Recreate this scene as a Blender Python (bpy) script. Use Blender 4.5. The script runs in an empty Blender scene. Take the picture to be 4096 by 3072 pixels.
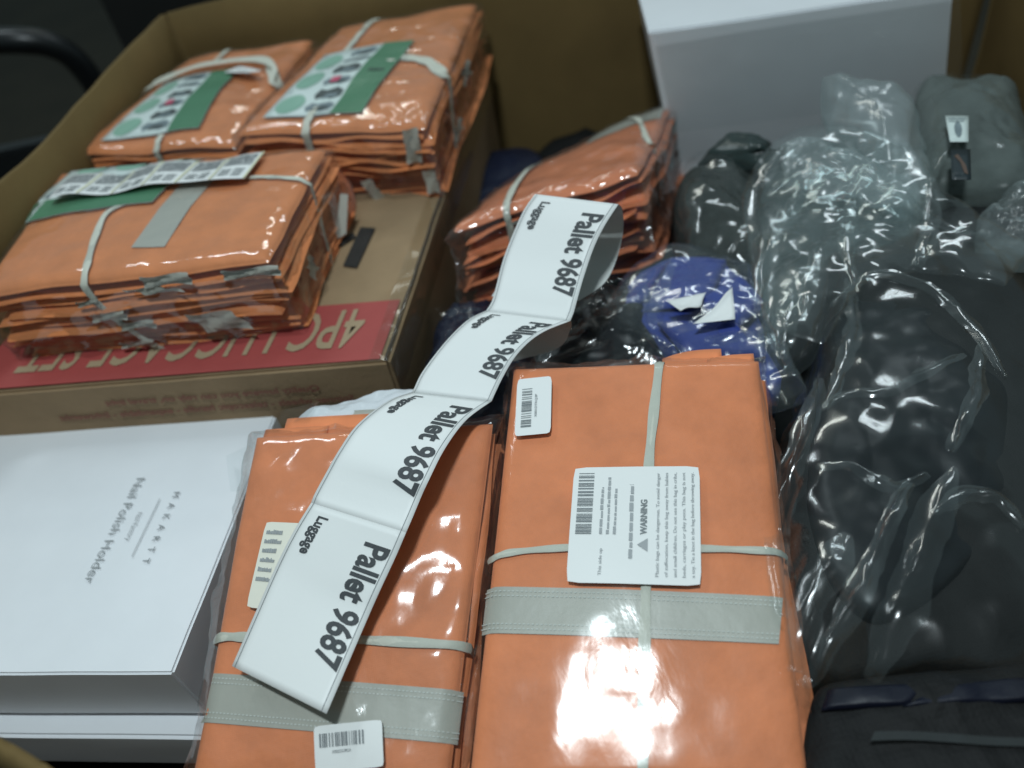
import bpy, math, random
from mathutils import Vector, Matrix, noise


# ------------------------------------------------------------------ scene, camera, light
scene = bpy.context.scene
COL = scene.collection
cam_data = bpy.data.cameras.new("camera")
cam = bpy.data.objects.new("camera", cam_data)
COL.objects.link(cam)
scene.camera = cam
PITCH, ROLL = math.radians(43), math.radians(12)
fwd = Vector((0, math.cos(PITCH), -math.sin(PITCH)))
up0 = Vector((0, math.sin(PITCH), math.cos(PITCH)))
right = Vector((1, 0, 0)) * math.cos(ROLL) - up0 * math.sin(ROLL)
up = Vector((1, 0, 0)) * math.sin(ROLL) + up0 * math.cos(ROLL)
mw = Matrix((right, up, -fwd)).transposed().to_4x4()
mw.translation = Vector((0, 0, 0.70))
cam.matrix_world = mw
cam_data.sensor_width = 36.0
cam_data.lens = 36.0 * 788 / 1024
cam_data.clip_start = 0.02
cam_data.clip_end = 60
cam_data.dof.use_dof = True
cam_data.dof.focus_distance = 0.78
cam_data.dof.aperture_fstop = 2.4

world = bpy.data.worlds.new("World")
scene.world = world
world.use_nodes = True
bg = world.node_tree.nodes["Background"]
bg.inputs[0].default_value = (0.52, 0.72, 0.76, 1)
bg.inputs[1].default_value = 0.19

def area_lamp(name, loc, target, sx, sy, power, color):
    l = bpy.data.lights.new(name, 'AREA')
    l.shape = 'RECTANGLE'; l.size = sx; l.size_y = sy
    l.energy = power; l.color = color
    o = bpy.data.objects.new(name, l)
    COL.objects.link(o)
    o.location = loc
    o.rotation_euler = (Vector(target) - Vector(loc)).to_track_quat('-Z', 'Y').to_euler()
    return o

COOL = (0.83, 0.955, 1.0)
area_lamp("ceiling_lamp", (-0.14, 0.05, 2.6), (0.0, 0.4, 0), 0.28, 0.13, 35, COOL)
area_lamp("ceiling_lamp", (-1.5, 2.6, 3.1), (0, 0.8, 0), 1.2, 0.22, 16, COOL)
area_lamp("ceiling_lamp", (1.7, 3.2, 3.1), (0, 0.8, 0), 1.2, 0.22, 9, COOL)
area_lamp("ceiling_lamp", (-0.2, 4.6, 3.2), (0, 0.8, 0), 1.2, 0.22, 9, (0.95, 1.0, 0.93))

scene.view_settings.view_transform = 'Standard'
scene.view_settings.look = 'None'
scene.view_settings.exposure = 0.30
scene.view_settings.gamma = 1.0
scene.render.engine = 'CYCLES'
scene.cycles.use_denoising = True
scene.cycles.max_bounces = 6
scene.cycles.transparent_max_bounces = 16
scene.cycles.sample_clamp_indirect = 4.0
scene.cycles.caustics_reflective = False
scene.cycles.caustics_refractive = False

# ------------------------------------------------------------------ materials
def nodes_of(name):
    m = bpy.data.materials.new(name); m.use_nodes = True
    nt = m.node_tree; nt.nodes.clear()
    out = nt.nodes.new('ShaderNodeOutputMaterial')
    return m, nt, out

def N(nt, kind, **kw):
    n = nt.nodes.new(kind)
    for k, v in kw.items():
        if k in n.inputs: n.inputs[k].default_value = v
        else: setattr(n, k, v)
    return n

def coords(nt, scale=(1, 1, 1)):
    tc = N(nt, 'ShaderNodeNewGeometry')
    mp = N(nt, 'ShaderNodeMapping')
    mp.inputs['Scale'].default_value = scale
    nt.links.new(tc.outputs['Position'], mp.inputs['Vector'])
    return mp.outputs[0]

def surface(name, color, rough=0.6, var=0.15, vscale=14, bump=0.0, bscale=300, bstretch=(1, 1, 1), spec=0.35, metal=0.0,
            dirt=0.0, sheen=0.0, coat=0.0):
    """Principled surface with broad tone variation and fine relief."""
    m, nt, out = nodes_of(name)
    b = N(nt, 'ShaderNodeBsdfPrincipled', Roughness=rough, Metallic=metal)
    b.inputs['Specular IOR Level'].default_value = spec
    if sheen: b.inputs['Sheen Weight'].default_value = sheen
    if coat:
        b.inputs['Coat Weight'].default_value = coat; b.inputs['Coat Roughness'].default_value = 0.15
    c = coords(nt)
    nz = N(nt, 'ShaderNodeTexNoise', Scale=vscale, Detail=5.0, Roughness=0.6)
    nt.links.new(c, nz.inputs['Vector'])
    ramp = N(nt, 'ShaderNodeMapRange')
    ramp.inputs['From Min'].default_value = 0.25; ramp.inputs['From Max'].default_value = 0.75
    ramp.inputs['To Min'].default_value = 1 - var; ramp.inputs['To Max'].default_value = 1 + var * 0.6
    nt.links.new(nz.outputs['Fac'], ramp.inputs['Value'])
    mul = N(nt, 'ShaderNodeVectorMath', operation='SCALE')
    mul.inputs[0].default_value = color[:3]
    nt.links.new(ramp.outputs[0], mul.inputs['Scale'])
    nt.links.new(mul.outputs[0], b.inputs['Base Color'])
    if bump:
        c2 = coords(nt, bstretch)
        bn = N(nt, 'ShaderNodeTexNoise', Scale=bscale, Detail=3.0)
        nt.links.new(c2, bn.inputs['Vector'])
        bp = N(nt, 'ShaderNodeBump', Strength=bump, Distance=0.002)
        nt.links.new(bn.outputs['Fac'], bp.inputs['Height'])
        nt.links.new(bp.outputs[0], b.inputs['Normal'])
    nt.links.new(b.outputs[0], out.inputs[0])
    return m

def weave(name, color, rough=0.7, scale=900, depth=0.5, var=0.12, spec=0.3, sheen=0.15):
    """Woven cloth: two crossed waves give the threads."""
    m = surface(name, color, rough, var, 18, 0, spec=spec, sheen=sheen)
    nt = m.node_tree
    b = [n for n in nt.nodes if n.type == 'BSDF_PRINCIPLED'][0]
    c = coords(nt)
    w1 = N(nt, 'ShaderNodeTexWave', Scale=scale / 6.28, bands_direction='X')
    w2 = N(nt, 'ShaderNodeTexWave', Scale=scale / 6.28, bands_direction='Y')
    nz = N(nt, 'ShaderNodeTexNoise', Scale=28.0, Detail=4.0)
    for w in (w1, w2, nz): nt.links.new(c, w.inputs['Vector'])
    a = N(nt, 'ShaderNodeMath', operation='MULTIPLY')
    nt.links.new(w1.outputs['Fac'], a.inputs[0]); nt.links.new(w2.outputs['Fac'], a.inputs[1])
    b1 = N(nt, 'ShaderNodeBump', Strength=depth * 0.3, Distance=0.0006)
    nt.links.new(a.outputs[0], b1.inputs['Height'])
    b2 = N(nt, 'ShaderNodeBump', Strength=depth, Distance=0.006)
    nt.links.new(nz.outputs['Fac'], b2.inputs['Height'])
    nt.links.new(b1.outputs[0], b2.inputs['Normal'])
    nt.links.new(b2.outputs[0], b.inputs['Normal'])
    return m

def film(name, gloss=1.0, haze=0.05, scale=45, fine=110, strength=0.6, rough=0.10, tint=(0.97, 0.98, 0.98), stretch=(1, 1, 1), dist=0.006, cap=0.30, cluster=0.48, hazecol=(0.75, 0.82, 0.83)):
    """Thin clear wrapping: see-through, glinting on its creases, slightly milky."""
    m, nt, out = nodes_of(name)
    c = coords(nt, stretch)
    n1 = N(nt, 'ShaderNodeTexNoise', Scale=float(fine), Detail=3.0, Roughness=0.55, Distortion=0.4)
    n2 = N(nt, 'ShaderNodeTexNoise', Scale=scale * 0.3, Detail=2.0, Distortion=1.2)
    n2.noise_type = 'RIDGED_MULTIFRACTAL'
    for n in (n1, n2): nt.links.new(c, n.inputs['Vector'])
    b2 = N(nt, 'ShaderNodeBump', Strength=strength * 0.7, Distance=dist)
    nt.links.new(n2.outputs['Fac'], b2.inputs['Height'])
    n3 = N(nt, 'ShaderNodeTexNoise', Scale=scale * 0.22, Detail=2.0)
    nt.links.new(c, n3.inputs['Vector'])
    mk = N(nt, 'ShaderNodeMapRange'); mk.interpolation_type = 'SMOOTHSTEP'
    mk.inputs['From Min'].default_value = cluster; mk.inputs['From Max'].default_value = cluster + 0.22
    mk.inputs['To Min'].default_value = 0.12
    nt.links.new(n3.outputs['Fac'], mk.inputs['Value'])
    hm = N(nt, 'ShaderNodeMath', operation='MULTIPLY')
    nt.links.new(n1.outputs['Fac'], hm.inputs[0]); nt.links.new(mk.outputs[0], hm.inputs[1])
    b1 = N(nt, 'ShaderNodeBump', Strength=strength, Distance=dist * 0.6 * 45 / fine)
    nt.links.new(hm.outputs[0], b1.inputs['Height'])
    nt.links.new(b2.outputs[0], b1.inputs['Normal'])
    tr = N(nt, 'ShaderNodeBsdfTransparent'); tr.inputs[0].default_value = tint + (1,)
    gl = N(nt, 'ShaderNodeBsdfGlossy', Roughness=rough); gl.inputs[0].default_value = (1, 1, 1, 1)
    nt.links.new(b1.outputs[0], gl.inputs['Normal'])
    fr = N(nt, 'ShaderNodeFresnel', IOR=1.45)
    mu = N(nt, 'ShaderNodeMath', operation='MULTIPLY_ADD'); mu.use_clamp = True
    mu.inputs[1].default_value = gloss; mu.inputs[2].default_value = 0.02 * gloss
    nt.links.new(fr.outputs[0], mu.inputs[0])
    mn = N(nt, 'ShaderNodeMath', operation='MINIMUM'); mn.inputs[1].default_value = cap
    nt.links.new(mu.outputs[0], mn.inputs[0])
    mx = N(nt, 'ShaderNodeMixShader')
    nt.links.new(mn.outputs[0], mx.inputs[0]); nt.links.new(tr.outputs[0], mx.inputs[1]); nt.links.new(gl.outputs[0], mx.inputs[2])
    df = N(nt, 'ShaderNodeBsdfDiffuse'); df.inputs[0].default_value = hazecol + (1,)
    tl = N(nt, 'ShaderNodeBsdfTranslucent'); tl.inputs[0].default_value = hazecol + (1,)
    ad = N(nt, 'ShaderNodeMixShader'); ad.inputs[0].default_value = 0.4
    nt.links.new(df.outputs[0], ad.inputs[1]); nt.links.new(tl.outputs[0], ad.inputs[2])
    hz = N(nt, 'ShaderNodeMapRange'); hz.clamp = True
    hz.inputs['From Min'].default_value = 0.35; hz.inputs['From Max'].default_value = 0.9
    hz.inputs['To Min'].default_value = haze * 0.4; hz.inputs['To Max'].default_value = haze * 2.4
    nt.links.new(n2.outputs['Fac'], hz.inputs['Value'])
    m2 = N(nt, 'ShaderNodeMixShader')
    nt.links.new(hz.outputs[0], m2.inputs[0]); nt.links.new(mx.outputs[0], m2.inputs[1]); nt.links.new(ad.outputs[0], m2.inputs[2])
    nt.links.new(m2.outputs[0], out.inputs[0])
    return m

ORANGE = weave("orange_polyester", (0.78, 0.245, 0.098), 0.6, 1100, 0.55, 0.20)
ORANGE_B = weave("orange_polyester_b", (0.74, 0.245, 0.085), 0.6, 1100, 0.55, 0.20)
ORANGE_D = weave("orange_polyester_d", (0.74, 0.225, 0.095), 0.6, 1100, 0.55, 0.20)
SILVER = weave("reflective_tape", (0.43, 0.42, 0.365), 0.45, 1500, 0.25, 0.06, 0.5)
STITCH = surface("stitch_thread", (0.62, 0.64, 0.60), 0.7)
RIBBON = surface("white_ribbon", (0.56, 0.56, 0.48), 0.5, 0.06, 60, 0.2, 900)
PAPER = surface("label_paper", (0.78, 0.79, 0.78), 0.45, 0.02, 8, 0.05, 200)
PAPER_BACK = surface("label_backing", (0.60, 0.62, 0.60), 0.5, 0.03, 8)
CREAM = surface("cream_paper", (0.76, 0.74, 0.64), 0.5, 0.03, 8)
INK = surface("black_ink", (0.06, 0.066, 0.072), 0.5, 0.25, 400)
INKGREY = surface("grey_ink", (0.20, 0.22, 0.23), 0.5, 0.2, 300)
INKPALE = surface("pale_ink", (0.34, 0.36, 0.37), 0.5, 0.1, 300)
YELLOW = surface("yellow_edge_ink", (0.72, 0.70, 0.42), 0.5)
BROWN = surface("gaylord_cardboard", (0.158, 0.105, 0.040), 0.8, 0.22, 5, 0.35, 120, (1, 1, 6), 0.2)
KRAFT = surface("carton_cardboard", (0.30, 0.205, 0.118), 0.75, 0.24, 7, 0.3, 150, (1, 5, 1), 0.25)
KRAFTEDGE = surface("carton_edge", (0.25, 0.19, 0.12), 0.8, 0.3, 40, 0.5, 200)
REDINK = surface("red_print", (0.36, 0.066, 0.060), 0.6, 0.12, 9, 0.2, 150)
REDPALE = surface("faded_red_print", (0.22, 0.075, 0.055), 0.7, 0.2, 60)
LETTER = surface("unprinted_letter_kraft", (0.36, 0.265, 0.165), 0.7, 0.12, 9)
BLACKINK = surface("black_print", (0.03, 0.028, 0.026), 0.7, 0.2, 60)
WHITEBOX = surface("white_coated_board", (0.77, 0.79, 0.82), 0.35, 0.05, 7, 0.04, 60, spec=0.4)
GREEN = surface("dark_green_print", (0.075, 0.20, 0.115), 0.4, 0.08, 20)
PALEGREEN = surface("pale_green_print", (0.24, 0.42, 0.33), 0.4, 0.08, 20)
CARD = surface("printed_card", (0.60, 0.68, 0.66), 0.4, 0.06, 20)
PINK = surface("pink_print", (0.55, 0.10, 0.17), 0.4)
SLATE = surface("slate_print", (0.20, 0.25, 0.27), 0.4, 0.4, 120)
DARKPRINT = surface("dark_print", (0.07, 0.085, 0.085), 0.4, 0.4, 90)
BLACKCLOTH = weave("black_cloth", (0.010, 0.0105, 0.0105), 0.75, 700, 0.7, 0.3, 0.2, 0.0)
BLACKSHEEN = surface("black_satin", (0.008, 0.010, 0.012), 0.36, 0.3, 20, 0.2, 30, spec=0.32)
CHARCOAL = weave("charcoal_cloth", (0.036, 0.042, 0.039), 0.75, 700, 0.7, 0.25, 0.2, 0.0)
GREYGREEN = weave("grey_green_cloth", (0.098, 0.115, 0.108), 0.8, 800, 0.8, 0.25, 0.2, 0.0)
DUSK = weave("dark_grey_green_cloth", (0.045, 0.060, 0.058), 0.8, 800, 0.6, 0.25, 0.2, 0.0)
NAVY = surface("navy_cloth", (0.005, 0.009, 0.028), 0.6, 0.3, 20, 0.4, 60)
NAVYBLACK = surface("navy_black_cloth", (0.004, 0.006, 0.016), 0.5, 0.3, 20, 0.4, 60)
BLUE = weave("blue_cloth", (0.026, 0.050, 0.27), 0.65, 800, 0.6, 0.2)
TEAL = surface("dark_teal_plastic", (0.022, 0.036, 0.034), 0.28, 0.3, 20, 0.5, 50, spec=0.5)
MESH = weave("black_mesh_cloth", (0.011, 0.0115, 0.012), 0.7, 420, 1.0, 0.2, 0.2, 0.0)
PIPING = surface("grey_piping", (0.020, 0.025, 0.026), 0.7, 0.2, 60)
FLOORMAT = surface("dark_concrete", (0.040, 0.033, 0.021), 0.8, 0.3, 3, 0.2, 60)
BLACKMETAL = surface("black_painted_steel", (0.008, 0.009, 0.010), 0.35, 0.2, 20, spec=0.5)
DARKPANEL = surface("dark_panel", (0.010, 0.010, 0.009), 0.7, 0.3, 4)

WRAP = film("bundle_wrap", 1.0, 0.05, 55, 110, 0.55, 0.09)
WRAP_SMOOTH = film("bundle_wrap_smooth", 0.42, 0.05, 14, 55, 0.42, 0.12, stretch=(1.0, 0.45, 1.0), cap=0.22, cluster=0.50)
WRAP_SIDE = film("bundle_wrap_side", 1.2, 0.05, 70, 110, 0.9, 0.10)
BAG = film("clear_bag", 0.55, 0.08, 14, 100, 0.50, 0.155, (0.95, 0.97, 0.97), stretch=(1, 0.4, 1), cap=0.14, cluster=0.54)
BAG_MILKY = film("milky_bag", 0.5, 0.42, 12, 60, 0.25, 0.22, (0.90, 0.95, 0.95), stretch=(1, 0.5, 1), cap=0.15)
BAG_THIN = film("thin_bag", 0.5, 0.010, 14, 110, 0.55, 0.13, (0.97, 0.98, 0.98), stretch=(1, 0.4, 1), cap=0.09, cluster=0.54)
PLEAT = film("film_pleat", 0.6, 0.05, 18, 100, 0.4, 0.16, (0.96, 0.98, 0.98), cap=0.15)
TAPE = film("clear_tape", 0.9, 0.02, 60, 110, 0.6, 0.10, (0.95, 0.94, 0.9))

# ------------------------------------------------------------------ helpers
def V(p): return Vector(p)

def tag(o, label, cat, group=None):
    o["label"] = label; o["category"] = cat
    if group: o["group"] = group
    return o

def link(name, verts, faces, m, parent=None, smooth=True):
    me = bpy.data.meshes.new(name)
    me.from_pydata([tuple(v) for v in verts], [], faces)
    me.update()
    if m: me.materials.append(m)
    if smooth: me.polygons.foreach_set('use_smooth', [True] * len(me.polygons))
    o = bpy.data.objects.new(name, me)
    COL.objects.link(o)
    if parent is not None:
        o.parent = parent
        o.matrix_parent_inverse = Matrix.Translation(-parent.location) if not parent.parent else Matrix.Identity(4)
        if parent.type == 'MESH': o.matrix_parent_inverse = Matrix.Identity(4)
    return o

def root(name, loc, label, cat, group=None):
    e = bpy.data.objects.new(name, None)
    e.empty_display_size = 0.03
    COL.objects.link(e)
    e.location = loc
    return tag(e, label, cat, group)

def structure(o):
    o["kind"] = "structure"; return o

def grid_faces(nu, nv, base=0, flip=False):
    f = []
    for j in range(nv - 1):
        for i in range(nu - 1):
            a = base + j * nu + i
            q = (a, a + 1, a + nu + 1, a + nu)
            f.append(q[::-1] if flip else q)
    return f

def fbm(p, octv=3, h=0.9):
    return noise.fractal(p, h, 2.0, octv, noise_basis='PERLIN_ORIGINAL')

def ridged(p, octv=4):
    return noise.ridged_multi_fractal(p, 0.9, 2.0, octv, 0.9, 2.0, noise_basis='PERLIN_ORIGINAL')

_text_cache = {}
def text2d(s, bold=0.0, spacing=1.0):
    key = (s, bold, spacing)
    if key in _text_cache: return _text_cache[key]
    cu = bpy.data.curves.new("t", 'FONT'); cu.body = s
    cu.resolution_u = 3; cu.offset = bold; cu.space_character = spacing
    ob = bpy.data.objects.new("t", cu); COL.objects.link(ob)
    me = ob.to_mesh()
    vs = [(v.co.x, v.co.y) for v in me.vertices]; fs = [tuple(p.vertices) for p in me.polygons]
    ob.to_mesh_clear()
    bpy.data.objects.remove(ob); bpy.data.curves.remove(cu)
    x0 = min(v[0] for v in vs); x1 = max(v[0] for v in vs)
    vs = [((x - x0) / (x1 - x0), y) for x, y in vs]      # x to 0..1, y in ems (cap height about 0.7)
    _text_cache[key] = (vs, fs, x1 - x0)
    return _text_cache[key]

class Print2D:
    """Collects flat print (letters, bars, blocks) in label coordinates, then lays it on a surface."""
    def __init__(self): self.v = []; self.f = []
    def text(self, s, x, y, w, h, bold=0.0, spacing=1.0):
        vs, fs, _ = text2d(s, bold, spacing)
        b = len(self.v)
        self.v += [(x + vx * w, y + vy / 0.72 * h) for vx, vy in vs]
        self.f += [tuple(i + b for i in q) for q in fs]
        return self
    def rect(self, x0, y0, x1, y1, nx=1, ny=1):
        b = len(self.v)
        for j in range(ny + 1):
            for i in range(nx + 1):
                self.v.append((x0 + (x1 - x0) * i / nx, y0 + (y1 - y0) * j / ny))
        self.f += grid_faces(nx + 1, ny + 1, b)
        return self
    def poly(self, pts):
        b = len(self.v); self.v += pts; self.f.append(tuple(range(b, b + len(pts)))); return self
    def ellipse(self, cx, cy, rx, ry, n=28):
        b = len(self.v); self.v.append((cx, cy))
        for k in range(n):
            a = 2 * math.pi * k / n; self.v.append((cx + rx * math.cos(a), cy + ry * math.sin(a)))
        self.f += [(b, b + 1 + k, b + 1 + (k + 1) % n) for k in range(n)]
        return self
    def barcode(self, x0, y0, x1, y1, seed, n=44):
        rnd = random.Random(seed); ws = [rnd.choice((1, 1, 2, 3)) for _ in range(n)]
        tot = sum(ws); x = x0
        for k, w in enumerate(ws):
            dx = (x1 - x0) * w / tot
            if k % 2 == 0: self.rect(x, y0, x + dx, y1, 1, 3)
            x += dx
        return self
    def lines(self, x0, y0, x1, y1, n, seed, fill=0.55, ragged=0.15):
        """n lines of small word-like dashes"""
        rnd = random.Random(seed)
        for k in range(n):
            yy = y1 - (k + 1) * (y1 - y0) / n
            hh = (y1 - y0) / n * fill
            x = x0; xe = x1 - rnd.random() * ragged * (x1 - x0)
            while x < xe:
                w = (x1 - x0) * rnd.uniform(0.04, 0.12)
                self.rect(x, yy, min(x + w, xe), yy + hh * rnd.uniform(0.6, 1.0), 2, 1)
                x += w + (x1 - x0) * 0.018
        return self
    def build(self, name, fn, m, parent, off=0.0012):
        return link(name, [fn(x, y, off) for x, y in self.v], self.f, m, parent, smooth=False)

def plane_map(bl, br, tr, tl):
    bl, br, tr, tl = map(V, (bl, br, tr, tl))
    n = (br - bl).cross(tl - bl).normalized()
    def fn(x, y, off=0.0):
        return (bl * (1 - x) + br * x) * (1 - y) + (tl * (1 - x) + tr * x) * y + n * off
    return fn

def patch(name, fn, m, parent, nx=8, ny=8, off=0.0, thick=0.0):
    vs = [fn(i / nx, j / ny, off) for j in range(ny + 1) for i in range(nx + 1)]
    fs = grid_faces(nx + 1, ny + 1)
    if thick:
        b = len(vs)
        vs += [fn(i / nx, j / ny, off - thick) for j in range(ny + 1) for i in range(nx + 1)]
        fs += grid_faces(nx + 1, ny + 1, b, True)
        ring = [i for i in range(nx + 1)] + [(j) * (nx + 1) + nx for j in range(1, ny + 1)] + \
               [ny * (nx + 1) + i for i in range(nx - 1, -1, -1)] + [j * (nx + 1) for j in range(ny - 1, 0, -1)]
        for a, c in zip(ring, ring[1:] + ring[:1]): fs.append((a, a + b, c + b, c))
    return link(name, vs, fs, m, parent)

def rounded_patch(name, fn, m, parent, w, h, r=0.003, off=0.0008, n=10):
    """label with rounded corners; w, h in metres"""
    vs = []
    for j in range(n + 1):
        for i in range(n + 1):
            x, y = i / n, j / n
            vs.append((x, y))
    rx, ry = min(r / w, .3), min(r / h, .3)
    out = []
    for x, y in vs:
        if (x in (0.0, 1.0)) and (y in (0.0, 1.0)):
            x = rx * 0.3 if x == 0 else 1 - rx * 0.3
            y = ry * 0.3 if y == 0 else 1 - ry * 0.3
        out.append(fn(x, y, off))
    return link(name, out, grid_faces(n + 1, n + 1), m, parent)

def box_mesh(name, o, ex, ey, ez, m, parent=None, bev=0.003, lid=None):
    """bevelled box from corner o along three edge vectors"""
    import bmesh
    o, ex, ey, ez = map(V, (o, ex, ey, ez))
    bm = bmesh.new()
    vs = [bm.verts.new(o + ex * a + ey * b + ez * c) for c in (0, 1) for b in (0, 1) for a in (0, 1)]
    for q in ((0, 2, 3, 1), (4, 5, 7, 6), (0, 1, 5, 4), (1, 3, 7, 5), (3, 2, 6, 7), (2, 0, 4, 6)):
        bm.faces.new([vs[i] for i in q])
    bmesh.ops.recalc_face_normals(bm, faces=bm.faces)
    bmesh.ops.subdivide_edges(bm, edges=bm.edges, cuts=7, use_grid_fill=True)
    for v in bm.verts:
        d = Vector((fbm(v.co * 4.0), fbm(v.co * 4.0 + Vector((9, 1, 3))), fbm(v.co * 4 + Vector((3, 7, 5)))))
        v.co += d * 0.0015
    sharp = [e for e in bm.edges if len(e.link_faces) == 2 and e.calc_face_angle() > 1.0]
    bmesh.ops.bevel(bm, geom=sharp, offset=bev, segments=2, affect='EDGES')
    me = bpy.data.meshes.new(name); bm.to_mesh(me); bm.free()
    me.materials.append(m)
    ob = bpy.data.objects.new(name, me); COL.objects.link(ob)
    if parent is not None:
        ob.parent = parent; ob.matrix_parent_inverse = Matrix.Translation(-parent.location)
    return ob

def catmull(pts, n, closed=False):
    pts = [V(p) for p in pts]; k = len(pts); res = []
    segs = k if closed else k - 1
    for i in range(n):
        u = i / n * segs if closed else i / (n - 1) * segs
        a = min(int(u), segs - 1); t = u - a
        g = (lambda q: pts[q % k]) if closed else (lambda q: pts[max(0, min(k - 1, q))])
        p0, p1, p2, p3 = g(a - 1), g(a), g(a + 1), g(a + 2)
        res.append(0.5 * ((2 * p1) + (p2 - p0) * t + (2 * p0 - 5 * p1 + 4 * p2 - p3) * t * t + (3 * p1 - p0 - 3 * p2 + p3) * t ** 3))
    return res

def tube(name, pts, r, m, parent=None, n=10, seg=40):
    c = catmull(pts, seg); vs = []; fs = []
    for i, p in enumerate(c):
        d = (c[min(i + 1, seg - 1)] - c[max(i - 1, 0)]).normalized()
        a = d.cross(Vector((0.31, 0.2, 0.93))).normalized(); b = d.cross(a)
        for k in range(n):
            t = 2 * math.pi * k / n; vs.append(p + a * (r * math.cos(t)) + b * (r * math.sin(t)))
    for i in range(seg - 1):
        for k in range(n): fs.append((i * n + k, i * n + (k + 1) % n, (i + 1) * n + (k + 1) % n, (i + 1) * n + k))
    fs.append(tuple(range(n))[::-1]); fs.append(tuple((seg - 1) * n + k for k in range(n)))
    return link(name, vs, fs, m, parent)

def mound(name, outline, bulge, seed, m, parent=None, amp=0.008, freq=14, folds=0.0, fold_freq=9, fold_dir=(1, 0.3, 0), rings=30, seg=110,
          skirt=0.10, flat=2.2, centre=None, rag=0.0, dz=0.0, crease=0.0, sharp=False):
    """A soft heap: its outline on the pile, a swollen top with folds, sides going down out of sight."""
    out = catmull(outline, seg, True)
    if sharp:                     # straight edges with slightly eased corners
        k_ = len(outline); lin = []
        for i in range(seg):
            u_ = i / seg * k_; a_ = int(u_); t_ = u_ - a_
            lin.append(V(outline[a_ % k_]).lerp(V(outline[(a_ + 1) % k_]), t_))
        out = [o * 0.15 + l * 0.85 for o, l in zip(out, lin)]
    c = V(centre) if centre else sum(out, Vector()) / seg
    sv = Vector((seed * 3.7, seed * 1.9, seed * 5.3))
    fd = V(fold_dir).normalized(); fc = Vector((-fd.y, fd.x, 0))
    vs = [None]; fs = []
    def disp(p, rho):
        q = p * freq + sv
        d = amp * fbm(q, 4) * 1.6
        if folds:
            w = fbm(p * 5 + sv, 2) * 0.6
            x = p.dot(fc) * fold_freq * 6.28 + w * 6 + p.dot(fd) * 3
            d += folds * (math.sin(x) * 0.5 + math.sin(x * 2.3 + 1.7 + w * 4) * 0.3) * (0.4 + 0.6 * rho)
        if crease:
            a_, b_ = p.dot(fd), p.dot(fc)
            wv = 0.05 * fbm(p * 4 + sv, 2)
            q2 = Vector((a_ * 0.45 + wv, b_ + wv, p.z * 0.3)) * (freq * 0.7) + sv
            d += crease * 2.2 * (abs(noise.noise(q2)) + 0.5 * abs(noise.noise(q2 * 2.1 + sv)) - 0.3)
        return d
    for r in range(1, rings + 1):
        rho = (r / rings) ** 0.8
        for k in range(seg):
            p = c.lerp(out[k], rho)
            if rag and rho > 0.8:
                p += (out[k] - c).normalized() * (rag * fbm(out[k] * 40 + sv, 3) * (rho - 0.8) / 0.2)
            z = bulge * (1 - rho ** flat) ** 0.6 + dz
            vs.append(p + Vector((0, 0, z + disp(p, rho))))
    vs[0] = c + Vector((0, 0, bulge + dz + disp(c, 0)))
    for k in range(seg): fs.append((0, 1 + k, 1 + (k + 1) % seg))
    for r in range(rings - 1):
        b = 1 + r * seg
        for k in range(seg): fs.append((b + k, b + seg + k, b + seg + (k + 1) % seg, b + (k + 1) % seg))
    if skirt:
        for s_ in (0.35, 0.7, 1.0):
            b0 = len(vs) - seg
            for k in range(seg):
                p = c.lerp(out[k], 1 + 0.03 * math.sin(s_ * 3.1) - 0.08 * s_)
                vs.append(p + Vector((0, 0, -skirt * s_ + 0.6 * disp(p, 1))))
            b1 = b0 + seg
            for k in range(seg): fs.append((b0 + k, b1 + k, b1 + (k + 1) % seg, b0 + (k + 1) % seg))
        fs.append(tuple(range(len(vs) - seg, len(vs)))[::-1])
    return link(name, vs, fs, m, parent)

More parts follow.
